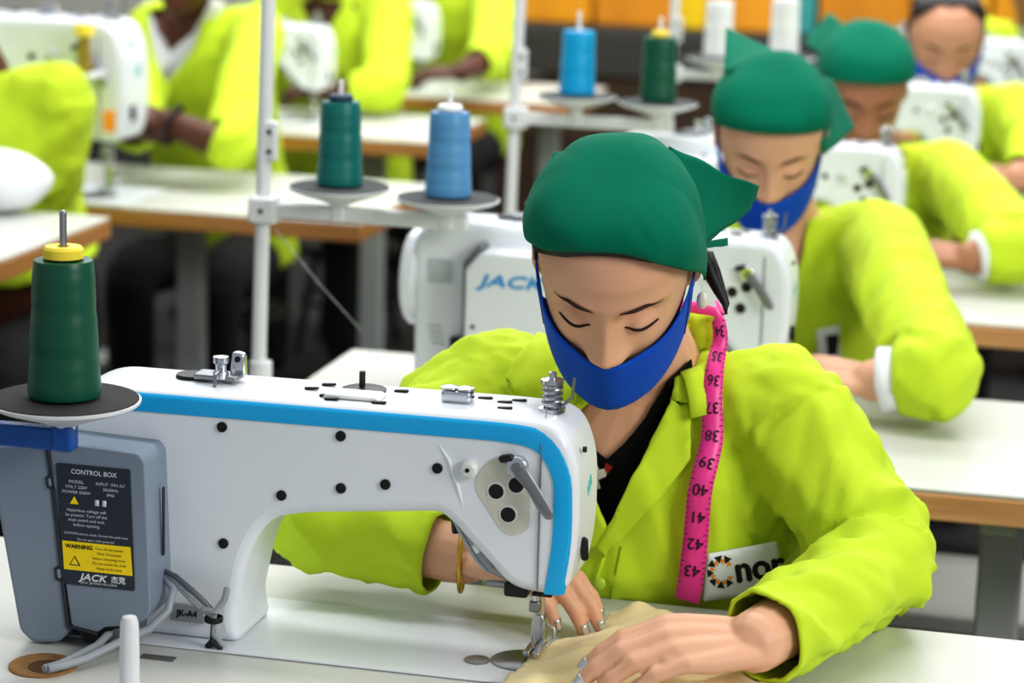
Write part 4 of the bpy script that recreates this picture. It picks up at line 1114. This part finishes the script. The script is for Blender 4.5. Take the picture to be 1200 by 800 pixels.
p5 = worker(1215, -20, 7.2, 'worker at the right edge behind the masked man, mostly hidden', SK3, (1262, 130, 7.2), (1190, 110, 7.0), HAND_IN, hair_edge=hairE, seed=3.4, vox=.008, hs=1.05, face=False)
wa = worker(-62, 8, 4.80, 'worker at the left edge, face cut off, lime jacket beside the wooden table corner', SK4, (58, 215, 5.02), (-62, 222, 5.0), HAND_IN, tz=.6, hair_edge=hairE, mask=(-.034, .004, -.116, -.062, 74), seed=6.3, crop=True, vox=.0065, shw=.165, elL=(-190, 190, 5.0), wrL=(-130, 222, 4.95))
wb = worker(214, -52, 5.85, 'seated worker in lime jacket with a wristwatch, reaching to the tagged machine', SK4, (270, 172, 5.72), (192, 142, 5.52), ((-1, -.2, .3), (0, -.5, 1), [(.3, .4, .3)]*4, .2), hair_edge=hairE, seed=8.8, vox=.0065, shw=.135, bulk=.92, cuff=(.8, .22), pitch=.35, vneck=[(172, 10), (243, 8), (225, 60), (195, 100), (180, 60)], elL=(160, 150, 5.9), wrL=(150, 170, 5.6))
wc = worker(372, -62, 6.82, 'worker in lime jacket behind the teal spool, head out of view', SK4, (452, 104, 6.75), (392, 108, 6.72), HAND_IN, hair_edge=hairE, seed=4.4, vox=.008, shw=.16, vneck=[(350, 0), (405, 0), (375, 50)], face=False)
wd = worker(520, -78, 8.05, 'worker in lime jacket seated behind the farthest white table', SK4, (576, 66, 8.05), (540, 84, 7.75), ((-1, -.1, -.1), (0, -.3, 1), [(.3, .4, .3)]*4, .2), hair_edge=hairE, seed=2.9, tz=.785, vox=.008, shw=.14, cuff=(.6, .5), face=False)
# ================================================================== room
struct('floor', G().box((-1.2, 6.2, -.05), (12, 13, .1)), mat('dark concrete floor', (22, 20, 19), .7, var=.25, vscale=2.5), sharp=0)
struct('wall_back', G().box((-1.2, 12.05, 1.6), (12, .1, 3.2)), mat('pale wall paint', (214, 214, 206), .8))
struct('wall_left', G().box((-6.25, 6.2, 1.6), (.1, 13, 3.2)), MATS['pale wall paint'])
# storage rack at the back: shelves with orange and yellow packs
def make_rack():
    x0, x1, Y = atY(606, 20, 8.85).x, 2.2, 8.85
    t = thing('storage_rack', ((x0+x1)/2, Y, 0), 'long dark storage rack along the back, loaded with orange packs', 'storage rack'); cx = (x0+x1)/2
    DK = mat('dark grey rack board', (58, 56, 54), .7); BR = mat('brown rack board', (64, 44, 28), .7, var=.2, vscale=3)
    G().box((0, .28, .35), (x1-x0, .03, .7)).obj('back_panel', BR, t)
    for z, m in ((.12, BR), (.46, BR), (.83, DK)): G().box((0, 0, z), (x1-x0, .55, .04)).obj('shelf_board', m, t, bevel=.004)
    G().box((0, -.27, .755), (x1-x0, .02, .15)).obj('front_panel', DK, t, bevel=.003)
    G().box((0, -.262, .36), (x1-x0, .02, .62)).obj('lower_panel', BR, t, bevel=.003)
    for k in range(5): G().box((-(x1-x0)/2+.03+k*(x1-x0-.06)/4, .24, .625), (.05, .05, 1.25)).obj('rack_post', PAINTW, t, bevel=.005)
    cols = [(222, 150, 20), (214, 138, 26), (236, 196, 20), (226, 152, 30), (60, 150, 150), (208, 134, 24), (228, 168, 40), (222, 150, 20), (30, 140, 110), (224, 160, 40), (150, 160, 170), (226, 150, 26), (212, 140, 30), (226, 186, 60)]
    nm = {4: 'teal', 8: 'green', 10: 'grey', 2: 'bright yellow'}
    x = x0+.06
    for i, c in enumerate(cols):
        w = .10 if i in (4, 8, 10, 2) else .26+.05*((i*7) % 3)/2
        z = .852; h = .27+.02*(i % 2)
        b = thing('fabric_pack', (x+w/2, Y-.02, z), (nm.get(i, 'orange')+' fabric pack on the back rack, '+['at its left end', 'second from the left', 'slim, above the cyan spool', 'fourth from the left', 'slim, near the bottle green spool', 'sixth from the left', 'above the first white spool', 'behind the fourth row pole', 'slim, by the second white spool', 'tenth from the left', 'slim, above the third headscarf', 'left of the bareheaded man', 'behind the bareheaded man', 'at its right end'][i]), 'fabric pack', 'fabric packs on the back rack')
        G().prism(poly_round([(-w/2, 0), (w/2, 0), (w/2, h), (-w/2, h)], .02), -.2, .2).obj('pack', mat('pack colour %d' % i, c, .7, var=.12, vscale=6), b, bevel=.012, seg=3)
        x += w+.012
        if x > x1-.25: break
make_rack()
q = atY(628, 40, 8.2)
# bundle of white cloth on the left table
g = G(); rows = []
for i in range(15):
    t = PI*(i+.2)/14.4; rows.append([V((.11*math.sin(t)*math.cos(a)*(1+.1*noise.noise(V((math.cos(a)*2, math.sin(a)*2, i*.3)))), .085*math.sin(t)*math.sin(a)*(1+.1*noise.noise(V((math.cos(a)*2, 5, i*.3)))), .055-.062*math.cos(t))) for a in [2*PI*j/28 for j in range(28)]])
g.rings(rows)
p = atz(0, 250, .80)
tag(g.obj('cloth_bundle', mat('white cotton bundle', (236, 240, 244), .85, bump=.2, bscale=120), sharp=0, loc=(p.x-.02, p.y+.02, .805)), 'round bundle of white cloth on the left table edge', 'cloth bundle')
# stools
def make_stool(x, y, label):
    t = thing('work_stool', (x, y, 0), label, 'stool', 'dark work stools')
    lathe_obj('seat', [(.0001, .285), (.15, .285), (.16, .295), (.16, .308), (.15, .316), (.0001, .318)], BLACK, t, 28)
    for a in range(4):
        c, s = math.cos(PI/4+a*PI/2), math.sin(PI/4+a*PI/2)
        G().tube([(c*.11, s*.11, .286), (c*.17, s*.17, 0)], .012, 10).obj('leg', BLACK, t)
    G().tube([(.145*math.cos(a), .145*math.sin(a), .15) for a in [i*PI/12 for i in range(25)]], .008, 8, cap=False).obj('foot_ring', BLACK, t)
for w, lab in ((wb, 'dark stool under the worker with the wristwatch'), (wc, 'dark stool behind the grey table leg, left of the pole')):
    make_stool(w['base'].x, w['base'].y+.02, lab)
wb['part']('shirt', drape(wb['BB'], [(172, -2), (184, 40), (200, 62), (228, 38), (246, -4), (262, 4), (232, 70), (202, 112), (176, 92), (164, 30)], .008, 8), mat('white shirt', (224, 226, 230), .8), sharp=0, solid=.002)
for P_, e_, w_ in ((w2, at(1098, 440, 3.72), at(1022, 446, 3.66)), (w3, at(1196, 292, 4.86), at(1136, 302, 4.78))):
    d = (w_-e_).normalized()
    e_, w_ = P_['el'], P_['wr']; P_['part']('shirt_cuff', G().tube([e_.lerp(w_, .5), e_.lerp(w_, .72), e_.lerp(w_, .86), e_.lerp(w_, .88), e_.lerp(w_, .86)], [.046, .046, .047, .044, .040], 20), mat('white under sleeve', (232, 234, 238), .85, bump=.3, bscale=80), sharp=0)
pt = w2['part']('name_patch', drape(w2['TB'], [(956, 386), (980, 380), (983, 418), (958, 424)], .008, 6), MATS['white patch cloth'], w2['jacket'], sharp=0, solid=.003)
w2['part']('patch_print', drape(w2['TB'], [(966, 392), (979, 390), (980, 412), (968, 414)], .0115, 6), MATS['black print'], pt, sharp=0)
# wristwatch
P = wb; w0, e0 = P['wr'], P['el']; d = (w0-e0).normalized(); a, b = frame(d); c = w0-d*.02
P['part']('wristwatch', G().tube([c+(a*math.cos(t)+b*math.sin(t))*.038 for t in [i*PI/12 for i in range(25)]], [(.014, .004)]*25, 8, cap=False), BLACK, sharp=0)

# grey drawer unit and folded things under the second table
p = atY(1135, 700, 3.75)
o = thing('drawer_cabinet', (p.x, 3.85, 0), 'grey low cabinet in the dark under the second table', 'cabinet')
G().box((0, 0, .20), (.34, .34, .40)).obj('cabinet_body', mat('cabinet grey', (150, 150, 146), .6), o, bevel=.006)
G().box((0, -.172, .30), (.30, .012, .15)).obj('drawer', mat('cabinet dark front', (64, 66, 66), .6), o, bevel=.003)
G().box((.0, -.172, .10), (.30, .012, .17)).obj('door', mat('cabinet front', (160, 160, 156), .6), o, bevel=.003)

# ================================================================== camera, lamps, sky
cam = bpy.data.cameras.new('camera'); co = bpy.data.objects.new('camera', cam); C.objects.link(co)
co.location = CAM; co.rotation_euler = Matrix((_r, _u, -_f)).transposed().to_euler()
cam.sensor_width = 36; cam.sensor_fit = 'HORIZONTAL'; cam.lens = 36*FPX/1200; cam.clip_start = .1
cam.dof.use_dof = True; cam.dof.focus_distance = 2.45; cam.dof.aperture_fstop = 4.6
bpy.context.scene.camera = co
wd_ = bpy.data.worlds.new('hall light'); bpy.context.scene.world = wd_; wd_.use_nodes = True
bg = wd_.node_tree.nodes['Background']; bg.inputs[0].default_value = (.93, .97, 1, 1); bg.inputs[1].default_value = .42
def area(name, loc, to, energy, sx, sy, col=(1, 1, 1)):
    L = bpy.data.lights.new(name, 'AREA'); L.energy = energy; L.shape = 'RECTANGLE'; L.size = sx; L.size_y = sy; L.color = col
    o = bpy.data.objects.new(name, L); C.objects.link(o); o.location = loc
    o.rotation_euler = (V(to)-V(loc)).to_track_quat('-Z', 'Y').to_euler(); return o
area('key_light', (3.2, .6, 3.0), (-.5, 2.7, .9), 105, 1.8, 1.4, (1, .98, .95))  # key light added from the upper right, no window stands there
area('ceiling_lamp', (-.9, 3.0, 3.3), (-.9, 3.2, 0), 45, 3.0, .5)
area('ceiling_lamp', (-1.0, 5.6, 3.3), (-1.0, 5.6, 0), 110, 4.5, .6)
area('ceiling_lamp', (-1.0, 8.2, 3.3), (-1.0, 8.2, 0), 130, 5.0, .6)
vs_ = bpy.context.scene.view_settings; vs_.view_transform = 'Standard'; vs_.look = 'Medium High Contrast'; vs_.exposure = -.05
